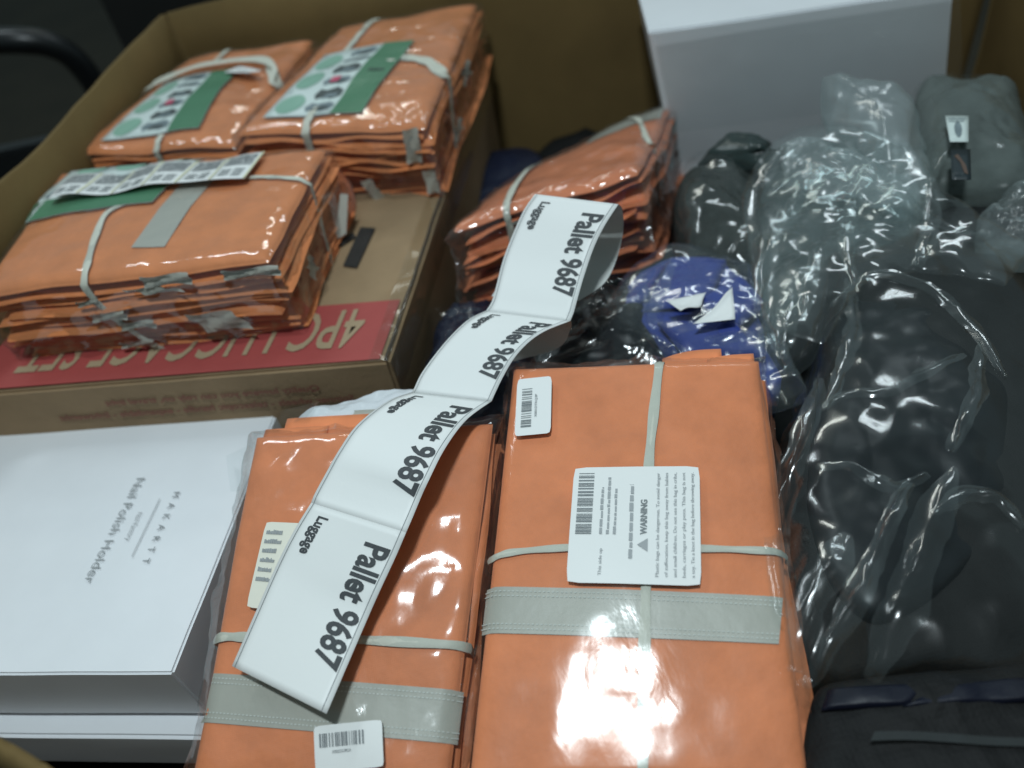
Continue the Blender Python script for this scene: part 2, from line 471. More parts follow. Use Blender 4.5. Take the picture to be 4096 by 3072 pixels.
# ------------------------------------------------------------------ bundle of folded vests
class Bundle:
    def __init__(self, top4, thick, bulge, seed, lean=0.5, wob=0.004):
        self.q = [V(p) for p in top4]; self.thick = thick; self.bulge = bulge; self.seed = seed; self.wob = wob
        a, b, c, d = self.q
        self.n = (c - a).cross(d - b).normalized()
        self.down = (-self.n * (1 - lean) + Vector((0, 0, -1)) * lean).normalized()
        self.W = ((b - a).length + (c - d).length) / 2; self.L = ((d - a).length + (c - b).length) / 2
        self.sv = Vector((seed * 2.3, seed * 7.1, seed * 1.3))
        self.es = ((b - a) + (c - d)).normalized(); self.et = ((d - a) + (c - b)).normalized()
    def flat(self, s, t):
        a, b, c, d = self.q
        return (a * (1 - s) + b * s) * (1 - t) + (d * (1 - s) + c * s) * t
    def S(self, s, t, off=0.0):
        sc, tc = min(max(s, 0), 1), min(max(t, 0), 1)
        p = self.flat(sc, tc)
        e = min(sc * self.W, (1 - sc) * self.W, tc * self.L, (1 - tc) * self.L)
        r = 0.014; k = 1 - min(e / r, 1)
        drop = r * 0.55 * (1 - math.sqrt(max(0, 1 - k * k)))
        h = self.bulge * (16 * sc * (1 - sc) * tc * (1 - tc)) ** 0.8 - drop
        h += self.wob * fbm(p * 9 + self.sv, 2)
        p = p + self.n * (h + off)
        ds, dt = s - sc, t - tc
        if ds or dt:
            p += self.es * (math.copysign(0.002 + off, ds) if ds else 0) + self.et * (math.copysign(0.002 + off, dt) if dt else 0)
            p += self.down * max(abs(ds) * self.W, abs(dt) * self.L)
        return p
    def layers(self, n, m, parent, jit=0.007, seed=0, wave=0.004, fan=(0, 0), first_shift=(0, 0), name="folded_vest"):
        rnd = random.Random(self.seed * 31 + seed)
        ths = [rnd.choice((0.5, 0.6, 0.8, 1.0, 1.9)) for _ in range(n)]; tot = sum(ths); ths = [x / tot * self.thick for x in ths]
        depth = 0.0
        res = []
        for k, h in enumerate(ths):
            cj = [(rnd.gauss(0, jit), rnd.gauss(0, jit)) for _ in range(4)] if k else [(0, 0)] * 4
            if k:
                f = k / n
                cj = [(x + fan[0] * math.sin(f * 9) + first_shift[0], y + fan[1] * math.cos(f * 7 + 1) + first_shift[1]) for x, y in cj]
            g = 26; vs = []; ph = [rnd.uniform(0, 6.28) for _ in range(8)]
            sag = wave if k else 0.0
            for side in (1, -1):
                for j in range(g):
                    for i in range(g):
                        s, t = i / (g - 1), j / (g - 1)
                        # pull grid lines towards the folds
                        s = 0.5 - 0.5 * math.cos(math.pi * s); t = 0.5 - 0.5 * math.cos(math.pi * t)
                        jx = (cj[0][0] * (1 - s) + cj[1][0] * s) * (1 - t) + (cj[3][0] * (1 - s) + cj[2][0] * s) * t
                        jy = (cj[0][1] * (1 - s) + cj[1][1] * s) * (1 - t) + (cj[3][1] * (1 - s) + cj[2][1] * s) * t
                        if k:
                            jx += 0.0025 * math.sin(t * 7 + ph[0]) * (1 if s > 0.5 else -1) * abs(2 * s - 1)
                            jy += 0.0028 * math.sin(s * 6 + ph[1]) * (1 if t > 0.5 else -1) * abs(2 * t - 1)
                        p = self.S(min(max(s, 0.0), 1), min(max(t, 0.0), 1)) if k == 0 else None
                        edge = max(abs(2 * s - 1), abs(2 * t - 1))
                        prof = math.sqrt(max(0.0, 1 - edge ** 14))
                        if k == 0:
                            if side == 1: q = p
                            else: q = p + self.down * (h * prof)
                        else:
                            base = self.flat(s, t) + self.n * (self.bulge * (16 * s * (1 - s) * t * (1 - t)) ** 0.6 * (1 - k / n) - 0.006)
                            d = depth + h / 2
                            rip = sag * edge ** 4 * (math.sin(s * 9 + ph[2]) + math.sin(t * 8 + ph[3]) + 0.6 * math.sin((s + t) * 17 + ph[4]))
                            q = base + self.down * (d + rip) + self.es * jx + self.et * jy - self.down * (side * h * 0.60 * prof)
                        vs.append(q)
            fs = grid_faces(g, g) + grid_faces(g, g, g * g, True)
            ring = [i for i in range(g)] + [j * g + g - 1 for j in range(1, g)] + [(g - 1) * g + i for i in range(g - 2, -1, -1)] + [j * g for j in range(g - 2, 0, -1)]
            for a, c in zip(ring, ring[1:] + ring[:1]): fs.append((a, a + g * g, c + g * g, c))
            res.append(link(name, vs, fs, m, parent))
            depth += h
        return res
    def map(self, c4):
        """label coordinates 0..1 to the bundle's top, corners given as (s, t) in reading order bl br tr tl"""
        (s0, t0), (s1, t1), (s2, t2), (s3, t3) = c4
        def fn(x, y, off=0.0):
            s = (s0 * (1 - x) + s1 * x) * (1 - y) + (s3 * (1 - x) + s2 * x) * y
            t = (t0 * (1 - x) + t1 * x) * (1 - y) + (t3 * (1 - x) + t2 * x) * y
            return self.S(s, t, off)
        return fn
    def ribbon(self, pts, width, m, parent, off=0.003, name="ribbon", n=60, lift=None):
        """flat strap along (s, t) points; values beyond 0..1 run down the sides"""
        p2 = catmull([(s, t, 0) for s, t in pts], n)
        c = [self.S(p.x, p.y, off) for p in p2]; vs = []
        for i, p in enumerate(c):
            d = (c[min(i + 1, n - 1)] - c[max(i - 1, 0)]).normalized()
            q = p2[i]
            nn = self.n
            if q.x < 0: nn = -self.es
            elif q.x > 1: nn = self.es
            elif q.y < 0: nn = -self.et
            elif q.y > 1: nn = self.et
            w = d.cross(nn).normalized() * width * 0.5 * (1 + 0.12 * math.sin(i * 0.7 + self.seed))
            lf = nn * (lift * math.sin(math.pi * i / (n - 1)) if lift else 0)
            vs += [p + w + lf, p + nn * 0.0012 + lf, p - w + lf]
        fs = []
        for i in range(n - 1):
            for k in range(2): a = i * 3 + k; fs.append((a, a + 1, a + 4, a + 3))
        return link(name, vs, fs, m, parent)
    def band(self, c4, m, parent, name="reflective_band", off=0.0015, stitch=True):
        fn = self.map(c4)
        o = patch(name, fn, m, parent, 30, 6, off)
        if stitch:
            for y in (0.10, 0.20, 0.80, 0.90):
                k = 64; pr = Print2D()
                for i in range(k): pr.rect((i + .2) / k, y - .012, (i + .75) / k, y + .012)
                pr.build("stitching", fn, STITCH, o, off + 0.0007)
        return o
    def tab(self, side, pos, depth, w, h, m, parent, name="reflective_tab", skew=0.0, out=0.004):
        """scrap of reflective tape showing on a side face (near, right, left, far)"""
        vs = []
        for j in range(5):
            for i in range(7):
                x = (i / 6 - .5) * w + skew * (j / 4 - .5); y = depth + j / 4 * h
                if side == 'near': p = self.flat(pos, 0) + self.es * x - self.et * (out + 0.003 * math.sin(j * 1.9 + i))
                elif side == 'right': p = self.flat(1, pos) + self.et * x + self.es * (out + 0.003 * math.sin(j * 1.9 + i))
                else: p = self.flat(0, pos) + self.et * x - self.es * (out + 0.003 * math.sin(j * 1.9 + i))
                vs.append(p + self.down * y)
        return link(name, vs, grid_faces(7, 5), m, parent)
    def wrap(self, m, parent, d=0.95, amp=0.0016, side_amp=0.006, n=64, off=0.0045, name="plastic_wrap", pinch=0.0):
        hs, ht = self.thick * d / self.W, self.thick * d / self.L
        vs = []
        def par(u, h):
            # denser on the sides
            return -h + (1 + 2 * h) * u
        for j in range(n):
            for i in range(n):
                s, t = par(i / (n - 1), hs), par(j / (n - 1), ht)
                inside = 0 <= s <= 1 and 0 <= t <= 1
                p = self.S(s, t, off)
                a = amp if inside else side_amp
                q = p * 30 + self.sv
                p = p + self.n * (a * fbm(q, 3) + a * 0.8 * (ridged(q * 0.6) - 1)) * (1 if inside else 0.4)
                if not inside:
                    o = (p - self.flat(.5, .5)); o -= self.n * o.dot(self.n); o.normalize()
                    p += o * (side_amp * (fbm(q + Vector((5, 5, 5)), 3) + 0.6))
                vs.append(p)
        return link(name, vs, grid_faces(n, n), m, parent)

# ------------------------------------------------------------------ the setting: floor and the big open carton
structure(link("floor", [(-12, -6, -0.9), (12, -6, -0.9), (12, 14, -0.9), (-12, 14, -0.9)], [(0, 1, 2, 3)], FLOORMAT, smooth=False))

def panel_wall(name, path, ztop, zbot, m, parent, thick=0.009, seed=1, n=60, inner=(0, 0.9), torn=0.0):
    c = catmull([(x, y, 0) for x, y in path], n)
    rows = 14; vs = []; fs = []
    for i, p in enumerate(c):
        d = (c[min(i + 1, n - 1)] - c[max(i - 1, 0)]).normalized(); nn = Vector((-d.y, d.x, 0))
        if (Vector((inner[0], inner[1], 0)) - p).dot(nn) < 0: nn = -nn
        zt = ztop[0] + (ztop[1] - ztop[0]) * i / (n - 1) + 0.004 * fbm(Vector((i * 0.15, seed, 0)), 2)
        if torn: zt += torn * max(0, fbm(Vector((i * 0.9, seed, 3)), 3))
        for side in (0, 1):
            for j in range(rows):
                z = zt + (zbot - zt) * j / (rows - 1)
                q = p + nn * (thick * (0.5 if side == 0 else -0.5)) + Vector((0, 0, z))
                q += nn * 0.012 * fbm(Vector((q.x * 2.5, q.z * 3, seed * 3.1 + q.y * 2.5)), 2)
                vs.append(q)
    w = rows * 2
    for i in range(n - 1):
        for side in (0, 1):
            for j in range(rows - 1):
                a = i * w + side * rows + j
                q = (a, a + 1, a + w + 1, a + w); fs.append(q if side == 0 else q[::-1])
        fs.append((i * w, i * w + w, i * w + w + rows, i * w + rows))
    for i in (0, n - 1):
        for j in range(rows - 1): fs.append((i * w + j, i * w + j + 1, i * w + rows + j + 1, i * w + rows + j))
    return link(name, vs, fs, m, parent)

gay = root("pallet_carton", (0.1, 0.9, -0.9), "huge open brown corrugated carton holding all the goods", "carton")
BLc, BRc = (-0.538, 1.783), (1.067, 1.498)
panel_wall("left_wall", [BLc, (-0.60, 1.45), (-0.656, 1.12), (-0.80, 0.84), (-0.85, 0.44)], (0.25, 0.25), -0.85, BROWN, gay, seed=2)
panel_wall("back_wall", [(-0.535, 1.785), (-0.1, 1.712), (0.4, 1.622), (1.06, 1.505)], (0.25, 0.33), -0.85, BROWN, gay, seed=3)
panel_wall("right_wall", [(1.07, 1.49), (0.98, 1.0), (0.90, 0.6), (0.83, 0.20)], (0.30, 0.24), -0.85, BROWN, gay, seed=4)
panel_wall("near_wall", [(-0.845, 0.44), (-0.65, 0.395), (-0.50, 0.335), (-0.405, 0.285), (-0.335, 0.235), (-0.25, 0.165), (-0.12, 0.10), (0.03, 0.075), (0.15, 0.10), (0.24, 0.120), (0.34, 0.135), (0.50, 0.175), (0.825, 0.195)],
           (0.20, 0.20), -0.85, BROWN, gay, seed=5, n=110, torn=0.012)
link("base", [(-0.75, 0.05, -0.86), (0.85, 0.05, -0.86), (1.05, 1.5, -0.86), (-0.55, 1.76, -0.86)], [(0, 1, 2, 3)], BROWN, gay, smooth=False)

heap = mound("garment_heap", [(-0.62, 0.52, -0.26), (-0.34, 0.28, -0.26), (0.05, 0.16, -0.12), (0.5, 0.2, -0.12), (0.8, 0.5, -0.12), (0.92, 1.1, -0.12), (0.95, 1.45, -0.12),
             (0.5, 1.55, -0.12), (0.15, 1.6, -0.12), (0.05, 1.1, -0.12), (-0.1, 0.78, -0.2), (-0.4, 0.8, -0.26)], 0.03, 3, BLACKCLOTH, amp=0.02, freq=9, folds=0.008, skirt=0.5, rings=40, seg=160)
tag(heap, "dark heap of black garments filling the gaps beneath everything", "garments")

# outside the carton, upper left
tb = tube("bent_steel_tube", [(-1.4113,2.3000,0.1899), (-1.1923,2.3000,0.1507), (-1.0809,2.3000,0.1303), (-1.0177,2.3200,0.0982), (-0.9842,2.3400,0.0415), (-0.9790,2.3600,-0.0639), (-1.0192,2.3800,-0.1995), (-1.0850,2.4000,-0.3838), (-1.2747,2.4200,-0.8832)], 0.033, BLACKMETAL, n=14, seg=60)
tag(tb, "black bent steel tube curving down outside the big carton", "tube")
cab = root("dark_cabinet", (-0.6, 3.4, -0.9), "near-black upright cabinet behind the big carton at upper left", "cabinet")
box_mesh("cabinet_body", (-1.0, 2.75, -0.9), (0.85, 0, 0), (0, 0.5, 0), (0, 0, 1.6), DARKPANEL, cab, 0.01)
rl = root("low_steel_rail", (-1.7, 1.9, -0.9), "dark horizontal steel rail low behind the bent tube", "rail")
box_mesh("rail_bar", (-1.4425,1.9500,-0.0122), (1.2, 0, 0), (0, 0.05, 0), (0, 0, -0.25), BLACKMETAL, rl, 0.006)

# ------------------------------------------------------------------ luggage carton
lug = root("luggage_carton", (-0.3, 1.2, -0.32), "brown luggage shipping carton with a red printed band, under the wrapped bundles", "carton")
fr = V((-0.143, 0.749, 0.08)); ld = V((-0.98, 0.2, 0)); dd = V((0.258, 0.966, 0))
box_mesh("carton_body", fr, ld * 0.60, dd * 0.88, (0, 0, -0.40), KRAFT, lug, 0.004)
up_ = Vector((0, 0, 1))
def top_of_carton(x, y, off=0.0):
    """x metres from the right edge leftwards, y metres from the front edge backwards"""
    return fr + ld * x + dd * y + up_ * off
# red band lies along the front edge of the top; letters read from the far side
band_fn = lambda x, y, off=0.0: top_of_carton(0.012 + x * 0.585, 0.005 + y * 0.118 * (1.0 + 0.06 * x), off)
rb = patch("red_band", band_fn, REDINK, lug, 30, 6, 0.0030)
p2 = Print2D().text("4PC LUGGAGE SET", 0.065, 0.0, 0.83, 1.0, 0.012, 1.05)
pr = Print2D(); pr.v = [(x, 0.86 - y * 0.66) for x, y in p2.v]; pr.f = [f[::-1] for f in p2.f]
pr.build("band_lettering", band_fn, LETTER, rb, 0.0042)
# small red print on the front face, upside down, two lines
def front_of_carton(x, y, off=0.0):
    return fr + ld * x + up_ * (-y) + V((-0.2, -0.98, 0)) * off
p3 = Print2D().text("Quality luggage you can rely on, travel light", 0.0, 0.0, 0.30, 0.010, 0.02)
q3 = Print2D(); q3.v = [(0.10 + x, 0.036 - y) for x, y in p3.v]; q3.f = p3.f
q3.build("front_print", front_of_carton, REDPALE, lug, 0.0025)
p3 = Print2D().text("Spinner wheels - telescopic handle - expandable - lightweight", 0.0, 0.0, 0.42, 0.011, 0.02)
q3 = Print2D(); q3.v = [(0.06 + x, 0.058 - y) for x, y in p3.v]; q3.f = p3.f
q3.build("front_print", front_of_carton, REDPALE, lug, 0.0025)
# black marks printed on the top
def mark_fn(px, py): return None
pm = Print2D()
def carton_xy(p):
    p = V(p) - fr; a = ld.x * dd.y - ld.y * dd.x
    return ((p.x * dd.y - p.y * dd.x) / a, (ld.x * p.y - ld.y * p.x) / a)
pm.poly([carton_xy(p) for p in [(-0.2035,0.9808,0.0800),(-0.1829,0.9684,0.0800),(-0.1542,1.0661,0.0800),(-0.1773,1.0780,0.0800)]])
pm.poly([carton_xy(p) for p in [(-0.2333,1.0139,0.0800),(-0.1845,1.0527,0.0800),(-0.1889,1.0677,0.0800),(-0.2375,1.0344,0.0800)]])
pm.poly([carton_xy(p) for p in [(-0.2247,1.0818,0.0800),(-0.2096,1.0559,0.0800),(-0.2004,1.0629,0.0800),(-0.2176,1.0926,0.0800)]])
pm.build("black_print_mark", top_of_carton, BLACKINK, lug, 0.0032)
# edge flap line and clear tape down the right edge
tp = patch("edge_tape", lambda x, y, off=0.0: (top_of_carton(0.026 - x * 0.030, y * 0.87, 0.0042 + off) if x < 0.9 else
           fr + dd * (y * 0.87) + V((0.966, -0.258, 0)) * 0.004 + up_ * (-(x - 0.9) * 0.5 + off) + V((0, 0, 0.004 * fbm(Vector((y * 30, 0, 0)), 3)))), TAPE, lug, 12, 60)
sp = Print2D().rect(-0.0012, 0.0, 0.0012, 0.87, 1, 40)
sp.build("edge_seam", lambda x, y, off=0.0: top_of_carton(0.004 + x + 0.002 * fbm(Vector((y * 14, 2, 0)), 2), y, off), BLACKINK, lug, 0.0048)

# ------------------------------------------------------------------ white boxes at lower left
nb = root("nail_polish_holder_box", (-0.55, 0.65, -0.075), "white nail polish holder box with fine grey lettering, at lower left", "box")
nfr = V((-0.397, 0.435, 0.0)); nl_ = V((-0.9755, 0.22, 0)); nd = V((0.22, 0.9755, 0))
box_mesh("box_body", nfr, nl_ * 0.455, nd * 0.366, (0, 0, -0.095), WHITEBOX, nb, 0.0025)
def text_line(s, p0, p1, h, m, parent, off=0.003, bold=0.0, spacing=1.0, n=Vector((0, 0, 1)), name="box_lettering"):
    p0, p1 = V(p0), V(p1); x = p1 - p0; u_ = n.cross(x).normalized()
    vs, fs, w = text2d(s, bold, spacing)
    return link(name, [p0 + x * vx + u_ * (vy / 0.72 * h) + n * off for vx, vy in vs], fs, m, parent, smooth=False)
text_line("M A K A R T T", (-0.4370,0.6833,0.0000), (-0.4574,0.5825,0.0000), 0.0085, INKGREY, nb, spacing=1.35)
text_line("Nail Factory", (-0.4784,0.6622,-0.0000), (-0.4857,0.6224,0.0000), 0.006, INKPALE, nb)
text_line("Nail Polish Holder", (-0.4926,0.7214,0.0000), (-0.5231,0.5724,0.0000), 0.0125, INKPALE, nb, bold=-0.004)
a_, b_ = V((-0.4541,0.6776,0.0000)), V((-0.4716,0.5957,0.0000)); w_ = Vector((0, 0, 1)).cross(b_ - a_).normalized() * 0.0005; z_ = Vector((0, 0, 0.003))
link("divider_line", [a_ + w_ + z_, b_ + w_ + z_, b_ - w_ + z_, a_ - w_ + z_], [(0, 1, 2, 3)], INKPALE, nb, smooth=False)

lb = root("lower_white_box", (-0.55, 0.6, -0.16), "second white box peeking out beneath the nail polish holder box", "box")
box_mesh("box_body", nfr + V((0.012, -0.026, -0.102)), nl_ * 0.45, nd * 0.36, (0, 0, -0.075), WHITEBOX, lb, 0.004)

# white carton upper right
wb = root("tall_white_box", (0.6, 1.35, -0.12), "tall plain white box standing at the back right of the carton", "box")
box_mesh("box_body", (0.336, 1.291, 0.20), (0.462, -0.084, 0), (0.045, 0.26, 0.0), (0.058, 0.015, -0.32), WHITEBOX, wb, 0.003)
wsv = []
patch("film_cover", plane_map((0.372, 1.262, 0.03), (0.84, 1.180, 0.03), (0.804, 1.198, 0.1985), (0.343, 1.280, 0.1985)), film("box_film", 1.0, 0.06, 9, 110, 0.5, 0.2, stretch=(0.4, 1, 2.2)), wb, 30, 20)

# ------------------------------------------------------------------ bundles of orange vests
GROUP = "plastic-wrapped bundles of orange vests"

# front right
f = root("vest_bundle", (0.08, 0.42, -0.02), "orange vest bundle at front right with a large warning label and bright glare", "vest bundle", GROUP)
bF = Bundle([(-0.1057,0.2491,0.0320),(0.1574,0.1970,0.0320),(0.2536,0.5731,0.1300),(0.0049,0.6380,0.1300)], 0.085, 0.005, 4, 0.55, 0.0015)
bF.layers(9, ORANGE, f, 0.005, fan=(0.006, 0.010), first_shift=(0.004, 0.006))
# loose corner folds sticking out at the back right
for i, (x0, x1, ext, zz) in enumerate(((0.62, 0.86, 0.022, -0.006), (0.80, 0.985, 0.012, -0.002), (0.70, 1.01, 0.004, -0.012))):
    patch("folded_corner", (lambda x0, x1, ext, zz: lambda x, y, off=0.0: bF.S(x0 + (x1 - x0) * x, 1.0, 0) + bF.et * (-0.03 + (0.03 + ext * (1 - 0.5 * (1 - x) ** 3)) * y) + bF.n * (zz + 0.008 * (y * (1 - y)) + off))(x0, x1, ext, zz), ORANGE, f, 10, 6, 0.0, 0.003)
bF.band([(-0.0040,0.3133),(0.9559,0.2821),(0.9865,0.3812),(-0.0104,0.4148)], SILVER, f)
bF.ribbon([((0.6081,1.0120)[0], 1.06)] + [(0.6074,0.9934),(0.5809,0.8365),(0.5601,0.6977),(0.5502,0.5349),(0.5426,0.3759),(0.5342,0.2310),(0.5295,0.0983)] + [((0.5270,0.0159)[0], 0.0)], 0.0095, RIBBON, f)
bF.ribbon([(-0.10, (-0.0005,0.4743)[1])] + [(0.0082,0.4828),(0.0945,0.4915),(0.2853,0.4956),(0.5206,0.4935),(0.7412,0.4884),(0.9251,0.4837)] + [(1.08, (0.9549,0.4801)[1])], 0.0065, RIBBON, f)
lm = bF.map([(0.7248,0.3994),(0.7409,0.6834),(0.2858,0.6893),(0.2768,0.4116)])
lab = rounded_patch("warning_label", lm, PAPER, f, 0.10, 0.115, 0.004, 0.0080)
Print2D().barcode(0.40, 0.83, 0.955, 0.955, 7, 60).build("barcode_print", lm, INKGREY, lab, 0.0087)
Print2D().text("WARNING", 0.40, 0.405, 0.30, 0.050, 0.035).build("warning_word", lm, INKGREY, lab, 0.0087)
Print2D().poly([(0.315, 0.475), (0.26, 0.395), (0.37, 0.395)]).build("warning_triangle", lm, INKPALE, lab, 0.0087)
pr = Print2D().lines(0.40, 0.64, 0.95, 0.80, 3, 5, 0.45, 0.4).lines(0.20, 0.51, 0.92, 0.60, 1, 6, 0.4)
for k, s in enumerate(("Plastic bags can be dangerous. To avoid danger", "of suffocation, keep this bag away from babies", "and small children. Do not use this bag in cribs,", "beds, carriages or play pens. This bag is not", "a toy. Tie a knot in the bag before throwing away.")):
    pr.text(s, 0.06, 0.31 - 0.066 * k, 0.88, 0.026, 0.01)
pr.text("This side up", 0.06, 0.74, 0.22, 0.025, 0.01)
pr.build("small_print", lm, INKPALE, lab, 0.0087)
lm2 = bF.map([(0.1867,0.7863),(0.1744,0.9531),(0.0319,0.9466),(0.0439,0.7814)])
lab = rounded_patch("barcode_label", lm2, PAPER, f, 0.05, 0.03, 0.003, 0.0080)
Print2D().barcode(0.14, 0.55, 0.84, 0.84, 9, 40).text("X001DTKQ3P", 0.30, 0.40, 0.40, 0.07).build("barcode_print", lm2, INKGREY, lab, 0.0087)
for pos, dep, w, h in ((0.5, 0.03, 0.05, 0.012), (0.8, 0.05, 0.04, 0.012)): bF.tab('near', pos, dep, w, h, SILVER, f)
bF.wrap(WRAP_SMOOTH, f, 0.9, 0.0006, 0.005)

# front centre-left
e = root("vest_bundle", (-0.22, 0.45, -0.04), "orange vest bundle in front beneath the lower end of the pallet label strip", "vest bundle", GROUP)
bE = Bundle([(-0.3527,0.3039,0.0150),(-0.1257,0.2589,0.0150),(-0.0289,0.5781,0.1150),(-0.2882,0.6347,0.1150)], 0.075, 0.010, 9, 0.55, 0.003)
bE.layers(9, ORANGE, e, 0.005, fan=(0.004, 0.008), first_shift=(0.003, 0.006))
for i, (x0, x1, ext, zz) in enumerate(((0.02, 0.30, 0.012, -0.004), (0.10, 0.46, 0.026, -0.008), (0.20, 0.60, 0.034, -0.013))):
    patch("folded_corner", (lambda x0, x1, ext, zz: lambda x, y, off=0.0: bE.S(x0 + (x1 - x0) * x, 1.0, 0) + bE.et * (-0.03 + (0.03 + ext) * y) + bE.n * (zz + 0.010 * (y * (1 - y)) + off))(x0, x1, ext, zz), ORANGE if i < 2 else SILVER, e, 10, 6, 0.0, 0.003)
bE.band([(-0.0030,0.1705),(1.0038,0.1146),(1.0104,0.2382),(0.0163,0.2904)], SILVER, e)
bE.ribbon([(-0.08, (0.0438,0.3824)[1])] + [(0.0477,0.3824),(0.1801,0.3780),(0.4473,0.3694),(0.6340,0.3620),(0.9789,0.3478)] + [(1.08, (1.0054,0.3474)[1])], 0.0085, RIBBON, e)
lm = bE.map([(0.5143,0.0488),(0.7711,0.0626),(0.7412,0.1681),(0.4831,0.1534)])
lab = rounded_patch("barcode_label", lm, PAPER, e, 0.06, 0.045, 0.003, 0.0080)
Print2D().barcode(0.08, 0.52, 0.74, 0.82, 12, 44).text("X0023SOPDX", 0.26, 0.38, 0.28, 0.07).build("barcode_print", lm, INKGREY, lab, 0.0087)
lm = bE.map([(0.1303,0.4557),(0.3571,0.4306),(0.3751,0.6789),(0.1530,0.6962)])
lab = rounded_patch("paper_tag", lm, CREAM, e, 0.06, 0.08, 0.003, 0.0080)
Print2D().lines(0.06, 0.30, 0.40, 0.96, 6, 3, 0.5, 0.3).build("tag_print", lm, INKPALE, lab, 0.0087)
bE.tab('near', 0.4, 0.03, 0.05, 0.012, SILVER, e)
bE.wrap(film("bundle_wrap_streaked", 1.0, 0.05, 34, 110, 0.55, 0.10, stretch=(1.0, 0.22, 1.0), cap=0.22), e, 0.9, 0.0022, 0.007)
# torn flap of wrap over the white box edge
patch("wrap_flap", (lambda a, b, c, d: plane_map(a, b, c, d))((-0.3489,0.6381,0.0300), (-0.2982,0.5851,0.0800), (-0.2873,0.6271,0.1100), (-0.3621,0.6988,0.0300)), BAG, e, 12, 12)
patch("wrap_flap", (lambda a, b, c, d: plane_map(a, b, c, d))((-0.2809,0.6657,0.0900), (-0.2305,0.6415,0.1150), (-0.2157,0.6646,0.1150), (-0.2769,0.7153,0.0700)), BAG, e, 12, 12)

# left, with the strip of stickers
a = root("vest_bundle", (-0.42, 1.05, 0.08), "orange vest bundle at left with a strip of small stickers across its card", "vest bundle", GROUP)
bA = Bundle([(-0.6465,0.9152,0.2000),(-0.2593,0.8445,0.2000),(-0.1983,1.1208,0.2000),(-0.6315,1.2340,0.2000)], 0.115, 0.008, 2, 0.9, 0.004)
bA.layers(16, ORANGE_B, a, 0.0045, fan=(0.006, 0.006), wave=0.0022)
bA.band([(0.5058,0.1719),(0.6236,0.1582),(0.6888,1.0679),(0.5888,1.0701)], SILVER, a, stitch=False)
cm = bA.map([(-0.0248,0.5081),(0.4990,0.5143),(0.5771,1.0682),(0.0811,1.0380)])
cd = patch("printed_card", cm, CARD, a, 12, 8, 0.0048, 0.0006)
Print2D().rect(0, 0, 1, 0.30, 10, 2).build("green_stripe", cm, GREEN, cd, 0.0056)
for x in (0.19, 0.49, 0.79): Print2D().ellipse(x, 0.84, 0.115, 0.105).build("green_spot", cm, PALEGREEN, cd, 0.0056)
for k in range(6): Print2D().poly([(0.05 + k * 0.155, 0.36), (0.11 + k * 0.155, 0.34), (0.16 + k * 0.155, 0.55), (0.12 + k * 0.155, 0.66), (0.07 + k * 0.155, 0.58)]).build("clothing_picture", cm, SLATE, cd, 0.0056)
# sticker strip, six stickers
sa, sb_, sc_, sd_ = [(0.0982,0.5967),(0.8001,0.6400),(0.8109,0.9353),(0.1080,0.8623)]
sm0 = bA.map((sa, sb_, sc_, sd_))
sm = lambda x, y, off=0.0: sm0(x, y, off + 0.004 + 0.010 * (1 - y) * (0.6 + 0.4 * math.sin(x * 11)) + 0.004 * math.sin(x * 14 + 1))
for k in range(6):
    st_fn = (lambda k: lambda x, y, off=0.0: sm((k + x) / 6, y, off))(k)
    sk = patch("sticker", st_fn, PAPER, a, 8, 8, 0.004, 0.0004)
    Print2D().lines(0.10, 0.50, 0.90, 0.92, 6, 40 + k, 0.75, 0.0).lines(0.14, 0.12, 0.46, 0.38, 4, 60 + k, 0.6).lines(0.52, 0.10, 0.84, 0.40, 4, 80 + k, 0.6).build("sticker_print", st_fn, INKGREY, sk, 0.0049)
    Print2D().rect(0.955, 0, 1.0, 1, 1, 6).build("sticker_edge", st_fn, YELLOW, sk, 0.0048)
bA.ribbon([(0.4278,0.5439),(0.3571,0.4880),(0.3452,0.3740),(0.3715,0.1503),(0.3828,0.0395)] + [((0.3801,0.0269)[0], -0.05), ((0.3801,0.0269)[0] + 0.03, -0.18), ((0.3801,0.0269)[0] + 0.10, -0.34), ((0.3801,0.0269)[0] + 0.17, -0.44)], 0.0095, RIBBON, a, 0.004)
bA.ribbon([(0.7741,0.7128),(0.8250,0.7038),(0.8952,0.6761)] + [(0.985, (0.9654,0.6440)[1]), (1.06, (0.9654,0.6440)[1] - 0.02), (1.18, (0.9654,0.6440)[1] - 0.06), (1.29, (0.9654,0.6440)[1] - 0.10)], 0.0085, RIBBON, a, 0.004)
for side, pos, dep, w, h, sk in (('near', 0.66, 0.000, 0.065, 0.016, 0.0), ('near', 0.60, 0.016, 0.055, 0.010, 0.03), ('near', 0.94, 0.004, 0.075, 0.013, 0.0), ('near', 0.36, 0.026, 0.03, 0.008, 0.0), ('near', 0.40, 0.046, 0.05, 0.014, 0.0),
                             ('near', 0.48, 0.066, 0.05, 0.012, 0.0), ('near', 0.76, 0.064, 0.065, 0.03, 0.02), ('near', 0.44, 0.098, 0.05, 0.009, 0.0), ('right', 0.30, 0.06, 0.03, 0.03, 0.01)):
    bA.tab(side, pos, dep, w, h, SILVER, a, skew=sk, out=0.009)
bA.wrap(WRAP, a, 0.9, 0.0018, 0.008)

